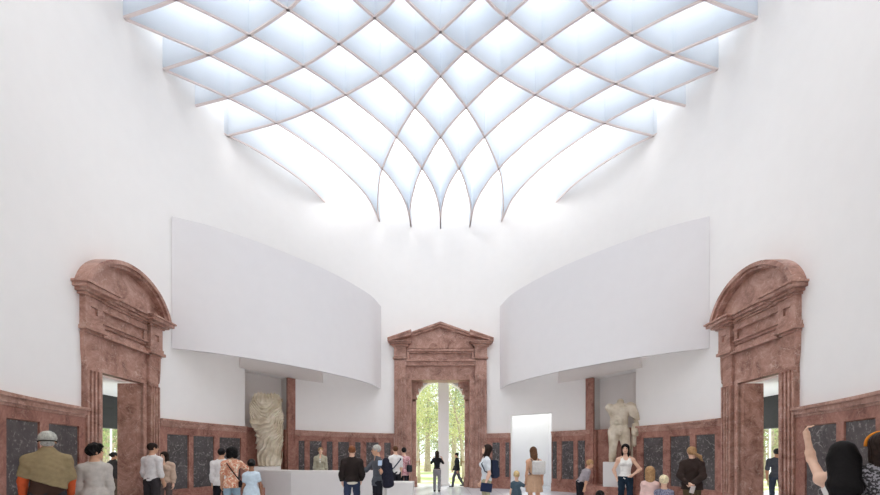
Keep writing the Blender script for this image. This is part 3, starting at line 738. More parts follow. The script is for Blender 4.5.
    if bottom:
        kind, mat = bottom[:2]
        if kind == 'trousers':
            o = .012; L = [Ell(tp(0, -.01, .02), (.158 * s * w * (1.04 if female else .95) + o, .108 * s + o, .12 * s + o), T, .03)]
            wd = bottom[2] if len(bottom) > 2 else .012
            for sd in (1, -1): L += legP(sd, o, 1.93, .02, wd)
            L.append(Cut(up, tp(0, 0, .05)))
            sdf_obj('trousers', L, mat, root, res, folds(.003, 2))
        else:
            hem = bottom[2] * H; tz = hip[2] + .13 * s; flare = bottom[3] if len(bottom) > 3 else .23
            kc = (J['a', 1] + J['a', -1]) / 2
            def skf(Pt):
                t = np.clip((tz - Pt[..., 2]) / (tz - hem), -.3, 1.3); r_ = (.14 + (flare - .14) * np.clip(t, 0, 1) ** .6) * s
                cx_ = 0; an = np.arctan2(Pt[..., 1], Pt[..., 0]); rr = np.sqrt(Pt[..., 0] ** 2 + (Pt[..., 1] / .78) ** 2)
                d = (rr - r_ * (1 + .06 * np.clip(t, 0, 1) * np.sin(an * 9))) * .8
                return np.maximum(d, np.maximum(Pt[..., 2] - tz, hem - Pt[..., 2]))
            L = [Fn(skf, (-.4, -.4, hem - .03), (.4, .4, tz + .03), .02)]
            L += [Ell(tp(0, -.01, .02), (.158 * s * w * 1.04 + .014, .108 * s + .014, .12 * s + .014), T, .03), Cut(up, tp(0, 0, .13))]
            sdf_obj('skirt', L, mat, root, res)
    if top:
        kind, mat = top[:2]; sl = top[2] if len(top) > 2 else 2.
        o = dict(shirt=.014, tank=.010, jacket=.026, blazer=.022, poncho=.03, coat=.028).get(kind, .014)
        hemz = dict(shirt=-.06, tank=.02, jacket=-.04, blazer=-.12, poncho=.1, coat=-.2).get(kind, -.05)
        if len(top) > 3: hemz = top[3]
        L = torso(o, .05)
        for sd in (1, -1):
            L += [Cone(nb + up * .006 * s, J['s', sd], .050 * s + o * .6, .042 * s + o * .8, .04)] if kind != 'tank' else [Cone(nb + lt * sd * .07 * s - up * .02 * s, tp(sd * .1, 0, .36 * q), .03 * s, .04 * s, .03)]
            if sl > 0: L += armP(sd, o * (1 if sl > 1 else 1.3), min(sl, 1.93), .03)
        if kind in ('coat', 'blazer') or hemz < -.05: L += [Cone(tp(0, -.01, 0), tp(0, -.01, hemz - .04), .12 * s + o, .135 * s + o, .04, '+', (lt, 1.3))]
        L.append(Cut(-up, tp(0, 0, hemz)))
        if kind in ('shirt', 'jacket', 'blazer', 'coat'):
            L.append(Cone(nb - up * .01 * s, nb + up * .03 * s, .062 * s + o * .4, .058 * s + o * .4, .02, '+'))
            L.append(Cut(up - fw * .35, nb + up * (.055 if kind != 'shirt' else .035) * s))
            L.append(Ell(nb + fw * .10 * s - up * .01 * s, V(.04, .07, .09 if kind == 'blazer' else .06) * s, T, .01, '-'))
        else: L += [Cut(up - fw * .3, nb - up * .012 * s), Ell(nb + fw * .09 * s - up * .03 * s, V(.06, .08, .07) * s, T, .01, '-')]
        if kind == 'tank':
            for sd in (1, -1): L.append(Ell(J['s', sd] + lt * sd * .03 * s - up * .02 * s, V(.075, .12, .09) * s, T, .01, '-'))
        if kind == 'poncho':
            L = [Ell(tp(0, 0, .33 * q), V(.19, .15, .22) * s, T, .06), Cone(nb - up * .02 * s, tp(0, 0, .30 * q), .085 * s, .13 * s, .08), Cone(tp(0, -.01, .3 * q), tp(0, -.01, .05), .145 * s, .155 * s, .05, '+', (lt, 1.25))]
            for sd in (1, -1): L += [Cone(J['s', sd], J['s', sd] * .12 + J['e', sd] * .88, .062 * s, .070 * s, .06), Cone(nb, J['s', sd], .062 * s, .058 * s, .06)]
            L.append(Cut(-up + lt * .45, tp(0, 0, hemz)))
            L += [Cone(nb + up * .0 * s, nb + up * .035 * s, .088 * s, .08 * s, .02)]
        sdf_obj({'tank': 'tank_top', 'poncho': 'poncho'}.get(kind, kind), L, mat, root, res, folds(.0035 if kind != 'tank' else .002, px % 7))
        if kind == 'blazer':
            m = MB(); c = [tp(-.03, .135, .42 * q), tp(.03, .135, .42 * q), tp(0, .142, .26 * q)]; m.v = [tuple(p) for p in c + [p - fw * .012 for p in c]]; m.f = [(0, 1, 2), (5, 4, 3), (0, 2, 5, 3), (2, 1, 4, 5), (1, 0, 3, 4)]; m.build('shirt_front', cloth('white', (232, 232, 232)), root)
    sm = cloth('shoe%d' % shoes[0], shoes)
    for sd in (1, -1):
        A = J['a', sd]; fdir = nrm(V(sd * .15, -1, 0))
        sdf_obj('shoe', [Cone(A + V(0, .025 * s, -.036 * s), A + fdir * .15 * s + V(0, 0, -.048 * s), .040 * s, .031 * s, .03, '+', (V(1, 0, 0), 1.1)), Cone(A + V(0, 0, -.0), A + V(0, 0, -.03 * s), .042 * s, .044 * s, .02), Cut(V(0, 0, -1), A + V(0, 0, -.074 * s))], sm, root, max(res * .8, .009))
    zmin = min(J['a', 1][2], J['a', -1][2]) - .076 * s
    root.location.z = z - zmin
    Mw = np.array(root.matrix_basis) if False else None
    R3 = Rz(math.radians(yaw)); O = V(x, y, root.location.z)
    info = dict(root=root, J=J, hn=hn, tp=lambda a, b, c: O + R3 @ tp(a, b, c), w=lambda p: O + R3 @ p, hp=lambda a, b, c: O + R3 @ hp(a, b, c), R3=R3, s=s, q=q, T=R3 @ T, O=O, nb=nb, hs=hs, Mh=R3 @ Mh)
    return info
def item(name, prims, mat, label, cat, res=.01, group=None, origin=None):
    o = origin if origin is not None else prims[0].lo * .5 + prims[0].hi * .5
    q = sdf_obj(name, prims, mat, None, res, None, o); q.location = tuple(o); return tag(q, label, cat, group)
def boxp(c, half, M=I3, r=.01, k=.005, op='+'):
    c = V(*c); half = V(*half)
    def f(P):
        q = np.abs((P - c) @ M) - half + r; return np.sqrt((np.maximum(q, 0) ** 2).sum(-1)) + np.minimum(q.max(-1), 0) - r
    m = np.abs(M) @ half + .03; return Fn(f, c - m, c + m, k, op)
def backpack(p, mat, label, strap_mat=None, size=(.14, .07, .2), off=(0, -.185, .28), shoulder=(1, -1)):
    s = p['s']; c = p['tp'](*[off[0], off[1], off[2] * p['q']]); h = V(*size) * s; T = p['T']
    r = empty('backpack', tuple(c - T @ V(0, 0, h[2])), 0, label, 'backpack'); o = V(*r.location)
    def L(n, pr, m_): return sdf_obj(n, pr, m_, r, .011, None, o)
    L('bag_body', [boxp(c, h, T, .045 * s)], mat); L('front_pocket', [boxp(c + T @ V(0, h[1], -h[2] * .35), (h[0] * .8, .03 * s, h[2] * .5), T, .025 * s)], mat)
    for sd in shoulder:
        m = MB(); w = p['w']; J = p['J']
        t = lambda a, b, cc: p['tp'](a, b, cc) - o
        m.tube([t(sd * .07, -.13, .42 * p['q']), t(sd * .095, -.07, .50 * p['q']), t(sd * .10, .03, .49 * p['q']), t(sd * .115, .125, .38 * p['q']), t(sd * .15, .06, .22 * p['q']), t(sd * .12, -.12, .14 * p['q'])], .014 * s, 8)
        m.build('strap', strap_mat or mat, r, smooth='all')
    return r
# ================================================================ PEOPLE
def pattern(name, cols, scale=16):
    m, nt, b = newmat(name); N = nt.nodes; L = nt.links
    tc = N.new('ShaderNodeTexCoord'); no = N.new('ShaderNodeTexNoise'); no.inputs['Scale'].default_value = scale; no.inputs['Detail'].default_value = 2
    L.new(tc.outputs['Object'], no.inputs['Vector']); cr = N.new('ShaderNodeValToRGB'); cr.color_ramp.interpolation = 'CONSTANT'; e = cr.color_ramp.elements
    ps = [0, .42, .52, .6, .68][:len(cols)]
    e[0].position = 0; e[0].color = lin(cols[0]); e[1].position = ps[1]; e[1].color = lin(cols[1])
    for p_, c in zip(ps[2:], cols[2:]): k = e.new(p_); k.color = lin(c)
    L.new(no.outputs['Fac'], cr.inputs['Fac']); L.new(cr.outputs['Color'], b.inputs['Base Color']); b.inputs['Roughness'].default_value = .85; return m
C = cloth
# 1 man in poncho, seen from behind
c_br = C('brown_sweater', (70, 50, 42))
p = person(47.5, 5.1, 1.84, 178, 'person in khaki poncho and pale knit cap, seen from behind at far left', 'tan', hair=('beanie', 'grey'), top=('poncho', C('khaki_poncho', (146, 128, 96)), 0, .12), bottom=('trousers', C('dark_trousers', (50, 48, 50))), res=.010,
           arms={1: ((.16, -.05, -1), (.0, -.5, -1)), -1: ((.16, -.05, -1), (.0, -.5, -1))})
sleeves = p
for sd in (1, -1):
    J = p['J']; sdf_obj('sleeve', [Cone(J['s', sd], J['e', sd], .062, .056, .02), Cone(J['e', sd], J['e', sd] * .1 + J['w', sd] * .9, .055, .046, .02)], C('orange_sleeve', (206, 92, 52)), p['root'], .012)
nbq = p['nb']; 
s_ = p['s']; T_ = I3
sdf_obj('sweater', [Ell(V(0, 0, 1.15), (.17, .13, .2), I3, .03), Ell(V(0, 0, 1.0), (.19, .14, .18), I3, .03), Cut(V(0, 0, -1), V(0, 0, .90))], c_br, p['root'], .012)
# 2 short dark hair, grey shirt
person(94.5, 5.6, 1.67, 176, 'person in light grey shirt with cropped tousled dark hair, looking toward left doorway', 'tan', True, ('tousled', 'black'), top=('shirt', C('stone_shirt', (186, 178, 170)), 1.93, -.12), bottom=('trousers', C('grey_trousers', (98, 96, 98))), head=(-68, -6), res=.010)
# 3 silhouette beyond the left doorway
person(113, 10.7, 1.61, 120, 'person in dark clothes standing outside in left doorway', 'brown', True, ('bun', 'black'), top=('jacket', C('black_top', (40, 34, 34)), 1.93), bottom=('trousers', C('dark_brown_trousers', (72, 58, 50))), head=(0, 5))
# 4, 5 couple
person(152, 8.2, 1.80, 135, 'man in white rolled-sleeve shirt standing beside the left doorway', 'tan', False, ('short', 'dark'), top=('shirt', C('white_shirt', (226, 222, 220)), 1.4, -.02), bottom=('trousers', C('charcoal_trousers', (58, 54, 56))), head=(-20, 0), arms={1: ((.1, .05, -1), (0, -.4, -1)), -1: ((.1, 0, -1), (.02, -.35, -1))}, res=.011)
person(165, 8.9, 1.60, -15, 'woman in beige cardigan facing the man in white shirt', 'fair', True, ('long', 'dark'), top=('jacket', C('beige_cardigan', (196, 170, 150)), 1.93), bottom=('trousers', C('taupe_trousers', (104, 92, 90))), head=(-25, 4), res=.011)
# 6,7,8 family
person(221.5, 8.3, 1.68, 165, 'person in white shirt behind the curly-haired woman in orange floral blouse', 'tan', False, ('short', 'black'), top=('shirt', C('white_shirt', (226, 222, 220)), 1.6, -.08), bottom=('trousers', C('black_trousers', (36, 36, 42))), arms={1: ((.05, .1, -1), (0, -.2, -1)), -1: ((.22, .0, -1), (-.05, -.3, -1))}, res=.011)
p7 = person(232, 7.8, 1.69, 185, 'woman in orange floral blouse with big curly black hair, seen from behind', 'tan', True, ('curly', 'black'), top=('shirt', pattern('orange_floral', [(208, 140, 112), (220, 162, 132), (234, 214, 190), (212, 130, 100)], 14), .75, -.1), bottom=('trousers', C('light_jeans', (150, 176, 190))), arms={-1: ((.75, -.35, -.62), (.55, -.2, -.75), .3), 1: ((.15, 0, -1), (0, -.5, -1))}, res=.011)
person(251.5, 7.5, 1.43, 172, 'girl in pale blue dress with dark hair, beside the curly-haired woman', 'brown', True, ('bun', 'black'), top=('shirt', C('pale_blue_cotton', (198, 212, 222)), .5, 0), bottom=('skirt', C('pale_blue_cotton', (198, 212, 222)), .32, .24), child=True, head=(8, 6), res=.011, arms={1: ((.15, 0, -1), (0, -.3, -1)), -1: ((.3, 0, -1), (0, -.2, -1))})
pb = p7['tp'](.02, -.16, .26)
r = empty('shoulder_bag', tuple(p7['tp'](0, -.15, -.05)), 0, 'small black crossbody bag on the floral blouse woman', 'bag'); o = V(*r.location)
sdf_obj('bag_body', [boxp(p7['tp'](-.17, -.08, -.02), (.05, .09, .07), p7['T'], .02)], C('black_leather', (34, 32, 34)), r, .011, None, o)
m = MB(); m.tube([p7['tp'](a, b, c) - o for a, b, c in ((.12, -.02, .50), (.10, -.12, .44), (0, -.135, .28), (-.12, -.125, .10), (-.18, -.08, .04))], .011, 8); m.build('strap', C('black_leather', (34, 32, 34)), r, smooth='all')
# 9 receptionist
person(320.5, 12.6, 1.80, -5, 'receptionist with fair hair in grey-green blazer behind the desk', 'fair', True, ('bun', 'light'), top=('blazer', C('sage_blazer', (176, 170, 150)), 1.93), bottom=('trousers', C('charcoal_trousers', (58, 54, 56))), head=(12, -4), res=.012)
# 10 man in black jacket
p10 = person(352, 8.1, 1.73, 182, 'man in black leather jacket and jeans at the reception desk, seen from behind', 'fair', False, ('short', 'auburn'), top=('jacket', C('black_jacket', (44, 36, 34)), 1.93, .0), bottom=('trousers', C('dark_jeans', (52, 60, 82))), arms={1: ((.2, .05, -1), (-.08, -.6, -.8)), -1: ((.2, .05, -1), (-.12, -.6, -.8))}, head=(-8, 6), res=.011, legs={1: ((.07, 0, -1), (.03, .02, -1)), -1: ((.07, 0, -1), (.03, .02, -1))})
sdf_obj('shirt_hem', [Ell(V(0, .01, .525 * 1.73 - .02), (.17, .122, .07), I3, .02), Cut((0, 0, -1), (0, 0, .525 * 1.73 - .065))], C('off_white', (214, 206, 190)), p10['root'], .011)
# 11 older man with jacket over his arm
p11 = person(377.5, 8.1, 1.75, -72, 'grey-haired man in charcoal T-shirt leaning one arm toward the reception desk', 'tan', False, ('short', 'grey'), top=('shirt', C('charcoal_tshirt', (84, 86, 92)), 1.05, -.1), bottom=('trousers', C('black_trousers', (36, 36, 42))), arms={-1: ((.2, -.7, -.75), (.1, -1, .02)), 1: ((.25, .05, -1), (.75, -.25, .2), .9)}, head=(-18, 4), res=.011)
h_, d_, n_, t_ = p11['hn'][1]; hw = p11['w'](h_)
e_w = p11['w'](p11['J']['e', 1])
def K_(a, b, d=7.75): return V(X_of(a, d), d - CD, Z_of(b, d))
item('folded_jacket', [Cone(K_(386, 461), K_(387, 485), .075, .095, .03), Cone(K_(390, 465), K_(391, 484), .05, .07, .03), Cone(K_(383, 466), K_(384, 478), .04, .05, .03), Cut(V(0, 0, -1), K_(387, 488))], C('navy_jacket', (38, 38, 50), .3), 'dark navy jacket draped over the arm of the grey-haired man', 'jacket')
item('brochure', [boxp(K_(380, 463, 7.6), (.045, .008, .06), Rz(.3) @ Rx(.3), .004)], C('brochure_paper', (196, 212, 232)), 'pale blue brochure in the hand of the grey-haired man', 'brochure', .008)
# 12, 13
p12 = person(395.5, 11.4, 1.82, -150, 'person in white shirt with navy crossbody strap behind the low counter', 'fair', False, ('short', 'brown'), top=('shirt', C('white_shirt', (226, 222, 220)), .9, -.05), bottom=('trousers', C('black_trousers', (36, 36, 42))), head=(-20, 2))
r = empty('shoulder_bag', tuple(p12['tp'](0, -.15, .1)), 0, 'navy crossbody bag worn over the white shirt behind low counter', 'bag'); o = V(*r.location)
m = MB(); m.tube([p12['tp'](a, b, c) - o for a, b, c in ((-.13, .0, .47), (-.12, -.12, .42), (0, -.14, .30), (.12, -.12, .16), (.17, -.03, .1))], .02, 8); m.build('strap', C('navy_bag', (42, 50, 72)), r, smooth='all')
sdf_obj('bag_body', [boxp(p12['tp'](.2, 0, .04), (.05, .1, .08), p12['T'], .02)], C('navy_bag', (42, 50, 72)), r, .011, None, o)
p13 = person(404, 11.9, 1.78, -165, 'woman in dusty pink top with black trousers beside the far portal', 'fair', True, ('bun', 'black'), top=('shirt', pattern('pink_print', [(178, 116, 124), (196, 140, 146), (214, 176, 178)], 22), 1.6, -.1), bottom=('trousers', C('black_trousers', (36, 36, 42))), head=(0, 2))
item('handbag', [boxp(V(X_of(409.5, 11.8), 11.8 - CD, Z_of(468.5, 11.8)), (.09, .06, .12), Rz(.2), .04), Cone((X_of(408, 11.8), 11.8 - CD, Z_of(465, 11.8)), p13['tp'](-.17, -.02, .45), .01, .01, .005)], C('dark_handbag', (52, 52, 56)), 'dark handbag hanging from the shoulder of the woman in pink', 'bag', .01)
# 14 woman photographing in the portal
p14 = person(437, 14.6, 1.70, 176, 'woman in black top and grey jeans raising a phone inside the far portal', 'fair', True, ('long', 'dark'), top=('shirt', C('black_top2', (34, 32, 36)), .9, .06), bottom=('trousers', C('grey_jeans', (136, 134, 138))), arms={1: ((.35, -.7, -.5), (-.3, -.45, .95), .8), -1: ((.35, -.7, -.5), (-.3, -.45, .95), .8)}, head=(20, -4), legs={1: ((.05, 0, -1), (0, .02, -1)), -1: ((.03, -.04, -1), (-.01, .02, -1))})
ph = (p14['w'](p14['hn'][1][0]) + p14['w'](p14['hn'][-1][0])) / 2
item('phone', [boxp(ph + V(0, .02, .03), (.075, .006, .04), I3, .005)], plain('phone_black', (30, 30, 32), .3), 'small dark phone held up by the woman in the far portal', 'phone', .006)
# 15 walking man
person(457, 16.9, 1.68, -97, 'man in black jacket walking left outside the far portal', 'tan', False, ('short', 'black'), top=('jacket', C('black_jacket2', (40, 42, 48)), 1.93, -.06), bottom=('trousers', C('grey_chinos', (92, 90, 96))), legs={1: ((.03, -.42, -1), (0, -.12, -1)), -1: ((.03, .25, -1), (0, .62, -1))}, arms={1: ((.1, .3, -1), (0, -.1, -1)), -1: ((.1, -.3, -1), (0, -.6, -1))})
# 16 woman with backpack
p16 = person(486, 8.1, 1.76, -78, 'woman in pale blouse and khaki trousers with navy backpack, looking up left', 'fair', True, ('long', 'dark'), top=('shirt', C('pale_blouse', (214, 218, 222)), .6, -.02), bottom=('trousers', C('khaki_trousers', (172, 166, 138)), .05), arms={-1: ((.08, 0, -1), (-.25, -.4, -.9), .8), 1: ((.1, .12, -1), (.08, -.35, -.9), .8)}, head=(0, -18), res=.011)
backpack(p16, C('navy_pack', (42, 48, 66)), 'navy backpack worn by the woman looking up beside far portal', size=(.14, .075, .21), off=(0, -.19, .26))
h_ = p16['w'](p16['hn'][1][0]); 
item('folder', [boxp(h_ + V(.04, -.04, -.0), (.13, .012, .1), Ry(.12), .008)], C('navy_folder', (40, 48, 74)), 'navy folder held by the woman looking up beside far portal', 'folder', .009)
# 17 toddler, 18 woman in tan dress
p17 = person(516.5, 8.8, 1.12, 178, 'toddler in slate blue dress beside the woman in tan', 'fair', True, ('short', 'blonde'), top=('shirt', C('slate_cotton', (74, 92, 104)), .5, 0), bottom=('skirt', C('slate_cotton', (74, 92, 104)), .25, .27), child=True, arms={1: ((.3, 0, -1), (.1, 0, -1)), -1: ((.85, 0, -.45), (.8, 0, .3), .7)}, res=.011, head=(0, 5))
p18 = person(534, 8.7, 1.73, -160, 'woman in sleeveless tan dress with long brown hair, holding the toddler hand', 'tan', True, ('long', 'brown'), top=('tank', C('tan_dress', (194, 158, 130)), 0, 0), bottom=('skirt', C('tan_dress', (194, 158, 130)), .35, .215), shoes=(210, 190, 170), arms={1: ((.1, .0, -1), (0, -.4, -1)), -1: ((.28, -.25, -1), (.15, -.25, -1), .7)}, head=(-5, 22), res=.011)
backpack(p18, C('cream_pack', (206, 202, 198)), 'cream backpack with dark bottom worn by woman in tan dress', strap_mat=C('pack_strap', (120, 104, 100)), size=(.16, .07, .17), off=(-.05, -.19, .30))
# 19 boy leaning
person(580, 9.5, 1.46, 112, 'boy in grey polo leaning forward to look into the right niche', 'tan', False, ('short', 'light'), top=('shirt', C('grey_polo', (150, 142, 146)), .9, -.02), bottom=('trousers', C('black_trousers', (36, 36, 42))), child=True, lean=30, arms={1: ((.1, -.25, -1), (0, -.3, -1)), -1: ((.1, -.25, -1), (0, -.3, -1))}, res=.012)
# 20 smiling woman in white tank
person(625.5, 8.8, 1.79, 8, 'woman in white sleeveless top and dark jeans with hand on hip below right statue', 'fair', True, ('long', 'black'), top=('tank', C('white_top', (232, 228, 222)), 0, -.04), bottom=('trousers', C('navy_jeans', (34, 48, 62))), arms={1: ((.62, .1, -.85), (-.75, -.35, -.6), .6), -1: ((.34, .3, -.9), (-.3, -.2, -.95), .5)}, head=(-12, 2), res=.010)
# 21, 22 children ; 27 toddler
person(650, 6.7, 1.29, 176, 'child with light brown hair in pale pink top, seen from behind', 'fair', True, ('long', 'light'), top=('shirt', C('pale_pink', (226, 192, 184)), 1.6, -.05), bottom=('trousers', C('grey_trousers', (98, 96, 98))), child=True, res=.010, extra=None)
person(664, 6.5, 1.14, 182, 'fair-haired toddler in navy and white patterned top, seen from behind', 'fair', False, ('short', 'pale'), top=('shirt', pattern('navy_print', [(86, 88, 112), (150, 150, 166), (108, 108, 130)], 40), 1.2, -.05), bottom=('trousers', C('dark_jeans', (52, 60, 82))), child=True, res=.010)
person(600, 6.2, .88, 170, 'small child with dark hair, only the top of the head in view', 'tan', False, ('short', 'black'), top=('shirt', C('slate_cotton', (74, 92, 104)), .8, -.05), bottom=('trousers', C('dark_jeans', (52, 60, 82))), child=True, res=.011)
# 23 woman in dark coat, hands behind her back
p23 = person(692, 7.6, 1.69, 172, 'woman in dark brown jacket with blonde ponytail, hands clasped behind her back', 'fair', True, ('ponytail', 'light'), extra=-1.0, top=('coat', C('dark_coat', (58, 46, 42)), 1.93, -.12), bottom=('trousers', C('olive_trousers', (96, 82, 60))), arms={1: ((.24, .40, -1), (-.68, .32, -.6), .7), -1: ((.24, .40, -1), (-.68, .32, -.7), .7)}, head=(28, 2), res=.010)
h_ = p23['w'](p23['hn'][-1][0]); item('leaflet', [boxp(h_ + V(.02, -.03, -.07), (.05, .006, .085), Ry(.3), .004)], C('leaflet_paper', (232, 222, 216)), 'white leaflet held behind the back of the woman in brown jacket', 'leaflet', .008)
# 24 man outside the right doorway
person(777, 10.9, 1.74, 190, 'man in dark T-shirt walking away outside the right doorway', 'brown', False, ('short', 'black'), top=('shirt', C('dark_tshirt', (56, 56, 62)), .95, -.06), bottom=('trousers', C('navy_trousers', (44, 48, 60))), legs={1: ((.03, -.3, -1), (0, .1, -1)), -1: ((.03, .15, -1), (0, .35, -1))}, arms={1: ((.2, .1, -1), (0, -.1, -1)), -1: ((.2, -.1, -1), (0, -.2, -1))})
# 25, 26 foreground right
p25 = person(843, 3.3, 1.625, 185, 'woman with long straight black hair raising her arm at the far right foreground', 'fair', True, ('verylong', 'black'), top=('tank', C('white_top', (232, 228, 222)), 0, -.02), bottom=('trousers', C('dark_jeans', (52, 60, 82))), arms={1: ((.2, -.7, .68), (.13, .05, 1), .7), -1: ((.1, 0, -1), (0, -.2, -1))}, res=.008)
p26 = person(884, 3.1, 1.70, 170, 'person with dark hair and orange headband cut off by the right picture edge', 'tan', True, ('long', 'dark'), top=('shirt', pattern('black_print', [(40, 36, 38), (60, 56, 58), (150, 146, 150)], 50), 1.5, -.1), bottom=('trousers', C('black_trousers', (36, 36, 42))), head=(25, 0), res=.008)
m = MB(); hp = p26['hp']; o = V(*p26['root'].location); R3i = p26['R3'].T
m.tube([R3i @ (hp(.098 * math.cos(t), .03 - .01 * math.sin(t), .02 + .115 * math.sin(t)) - o) for t in np.linspace(-.15, PI + .15, 25)], [.012] * 25, 8); m.build('headband', C('orange_headband', (226, 140, 52)), p26['root'], smooth='all')

# ================================================================ STATUES
M_stat = None
def stat_mat():
    m, nt, b = newmat('aged_marble'); N = nt.nodes; L = nt.links
    tc = N.new('ShaderNodeTexCoord'); no = N.new('ShaderNodeTexNoise'); no.inputs['Scale'].default_value = 3; no.inputs['Detail'].default_value = 8
    L.new(tc.outputs['Object'], no.inputs['Vector']); cr = N.new('ShaderNodeValToRGB'); e = cr.color_ramp.elements
    e[0].position = .3; e[0].color = lin((184, 166, 138)); e[1].position = .7; e[1].color = lin((232, 222, 204)); L.new(no.outputs['Fac'], cr.inputs['Fac']); L.new(cr.outputs['Color'], b.inputs['Base Color'])
    b.inputs['Roughness'].default_value = .75; bp = N.new('ShaderNodeBump'); bp.inputs['Strength'].default_value = .4; bp.inputs['Distance'].default_value = .02; L.new(no.outputs['Fac'], bp.inputs['Height']); L.new(bp.outputs['Normal'], b.inputs['Normal']); return m
M_stat = stat_mat()
def bez(a, b, c, n=9): return [V(*a) * (1 - t) ** 2 + V(*b) * 2 * t * (1 - t) + V(*c) * t * t for t in np.linspace(0, 1, n)]
def ridge(L, pts, r0, r1, k=.02, op='+'):
    n = len(pts) - 1
    for i in range(n):
        ra = r0 + (r1 - r0) * i / n; rb = r0 + (r1 - r0) * (i + 1) / n; L.append(Cone(pts[i], pts[i + 1], ra, rb, k, op))
# left: headless draped figure. local: x right, y depth (front = -y), z up
sd_ = 12.75; ax, ay = pt(267.5, sd_); zt, zb = Z_of(393, sd_), Z_of(466.3, sd_); HH = zt - zb
L = [Ell((-.02, 0, HH - .55), (.50, .30, .52), I3, .1), Ell((-.22, -.02, HH - .30), (.30, .26, .30), I3, .1), Ell((.2, 0, HH - .26), (.28, .24, .26), I3, .1),
     Cone((.02, 0, HH - .9), (.10, 0, .15), .42, .30, .15), Cone((-.05, 0, HH - 1.0), (-.1, -.02, .12), .34, .22, .1), Cone((.32, .02, HH - .8), (.34, .02, .9), .22, .15, .1), Cone((.3, 0, 1.0), (.2, 0, .1), .2, .22, .1),
     Cone((-.44, -.05, HH - .5), (-.40, -.16, HH - 1.2), .15, .13, .06), Cut((0, 0, -1), (0, 0, 0))]
F_ = lambda u, h: V(u, -.385 * math.sqrt(max(0.05, 1 - (u / .60) ** 2)), h)
L += [Ell((-.26, -.32, HH - .62), (.10, .10, .12), I3, .05, '-'), Ell((-.06, -.02, HH + .03), (.12, .12, .09), I3, .05, '-')]
L += [Cut((0, 0, -1), (0, 0, 0))]
r = empty('draped_statue', (ax, ay, zb), math.radians(22), 'headless draped marble statue in the left niche', 'statue')
def drape(G):
    x, y, z_ = G[..., 0], G[..., 1], G[..., 2]
    x = x + .035 * np.sin(z_ * 7.3 + x * 5) ; z_ = z_ + .045 * np.sin(x * 9 + z_ * 4.1) + .02 * np.sin(x * 23)
    def rd(ph): return (1 - np.abs(np.sin(ph / 2))) ** 1.3 - .35
    def sm(a, b, t): t = np.clip((t - a) / (b - a), 0, 1); return t * t * (3 - 2 * t)
    top = rd((z_ - 2.4 * (x + .05) ** 2) * 2 * PI / .15); neck = rd(x * 2 * PI / .12 + z_ * 4)
    mid = rd((z_ - 1.9 * (x + .12) ** 2 - .35 * x) * 2 * PI / .19); low = rd((x - .30 * z_ + .1 * np.sin(z_ * 3)) * 2 * PI / .15)
    a1 = sm(HH - .42, HH - .28, z_); a2 = sm(HH - 1.05, HH - .90, z_); a3 = sm(.72 - .5 * x, 1.0 - .5 * x, z_)
    v = low * (1 - a3) + (mid * (1 - a2) + (top * (1 - a1) + neck * a1) * a2) * a3
    return -.055 * v * (y < .12)
sdf_obj('figure', L, M_stat, r, .02, drape)
r = empty('statue_pedestal', (ax, ay, LEDGE), math.radians(24), 'white block pedestal under the draped statue behind desk', 'pedestal')
m = MB(); m.box(-.44, .44, -.42, .42, 0, zb - LEDGE); m.build('block', M_desk, r, bevel=.01)
# right: nude male torso with drapery over one shoulder
sd_ = 12.6; ax, ay = pt(622, sd_); zt, zb = Z_of(401, sd_), Z_of(462, sd_); HH = zt - zb
q = HH / 2.15
def W_(a, b, c): return V(a * q, b * q, c * q)
L = [Ell(W_(-.08, 0, 1.78), W_(.36, .22, .30), I3, .08), Ell(W_(-.10, 0, 1.42), W_(.29, .19, .30), I3, .08), Ell(W_(-.10, .01, 1.12), W_(.32, .21, .22), I3, .08),
     Ell(W_(-.24, -.17, 1.82), W_(.17, .09, .13), I3, .03), Ell(W_(.08, -.17, 1.82), W_(.17, .09, .13), I3, .03),
     Ell(W_(-.40, 0, 1.93), W_(.14, .15, .15), I3, .05), Ell(W_(.26, 0, 1.95), W_(.15, .16, .15), I3, .05), Cone(W_(-.06, 0, 1.95), W_(-.05, .0, 2.12), .12 * q, .11 * q, .06),
     Cone(W_(-.26, 0, 1.05), W_(-.30, -.06, .42), .20 * q, .115 * q, .06), Cone(W_(-.30, -.06, .42), W_(-.34, .0, -.06), .115 * q, .085 * q, .05), Ell(W_(-.30, .02, .25), W_(.12, .13, .2), I3, .05),
     Cone(W_(.06, 0, 1.05), W_(.12, -.12, .45), .20 * q, .13 * q, .06), Cone(W_(.12, -.12, .45), W_(.10, .05, -.06), .12 * q, .09 * q, .05),
     Ell(W_(-.10, -.20, 1.0), W_(.06, .07, .08), I3, .03)]
for a in (1.60, 1.47, 1.34):
    for b in (-.17, -.03): L.append(Ell(W_(b, -.165, a), W_(.065, .05, .055), I3, .015))
for b in (-.33, .13): L.append(Cone(W_(b, -.12, 1.24), W_(-.10 + (b + .1) * .3, -.2, 1.02), .03 * q, .025 * q, .03))
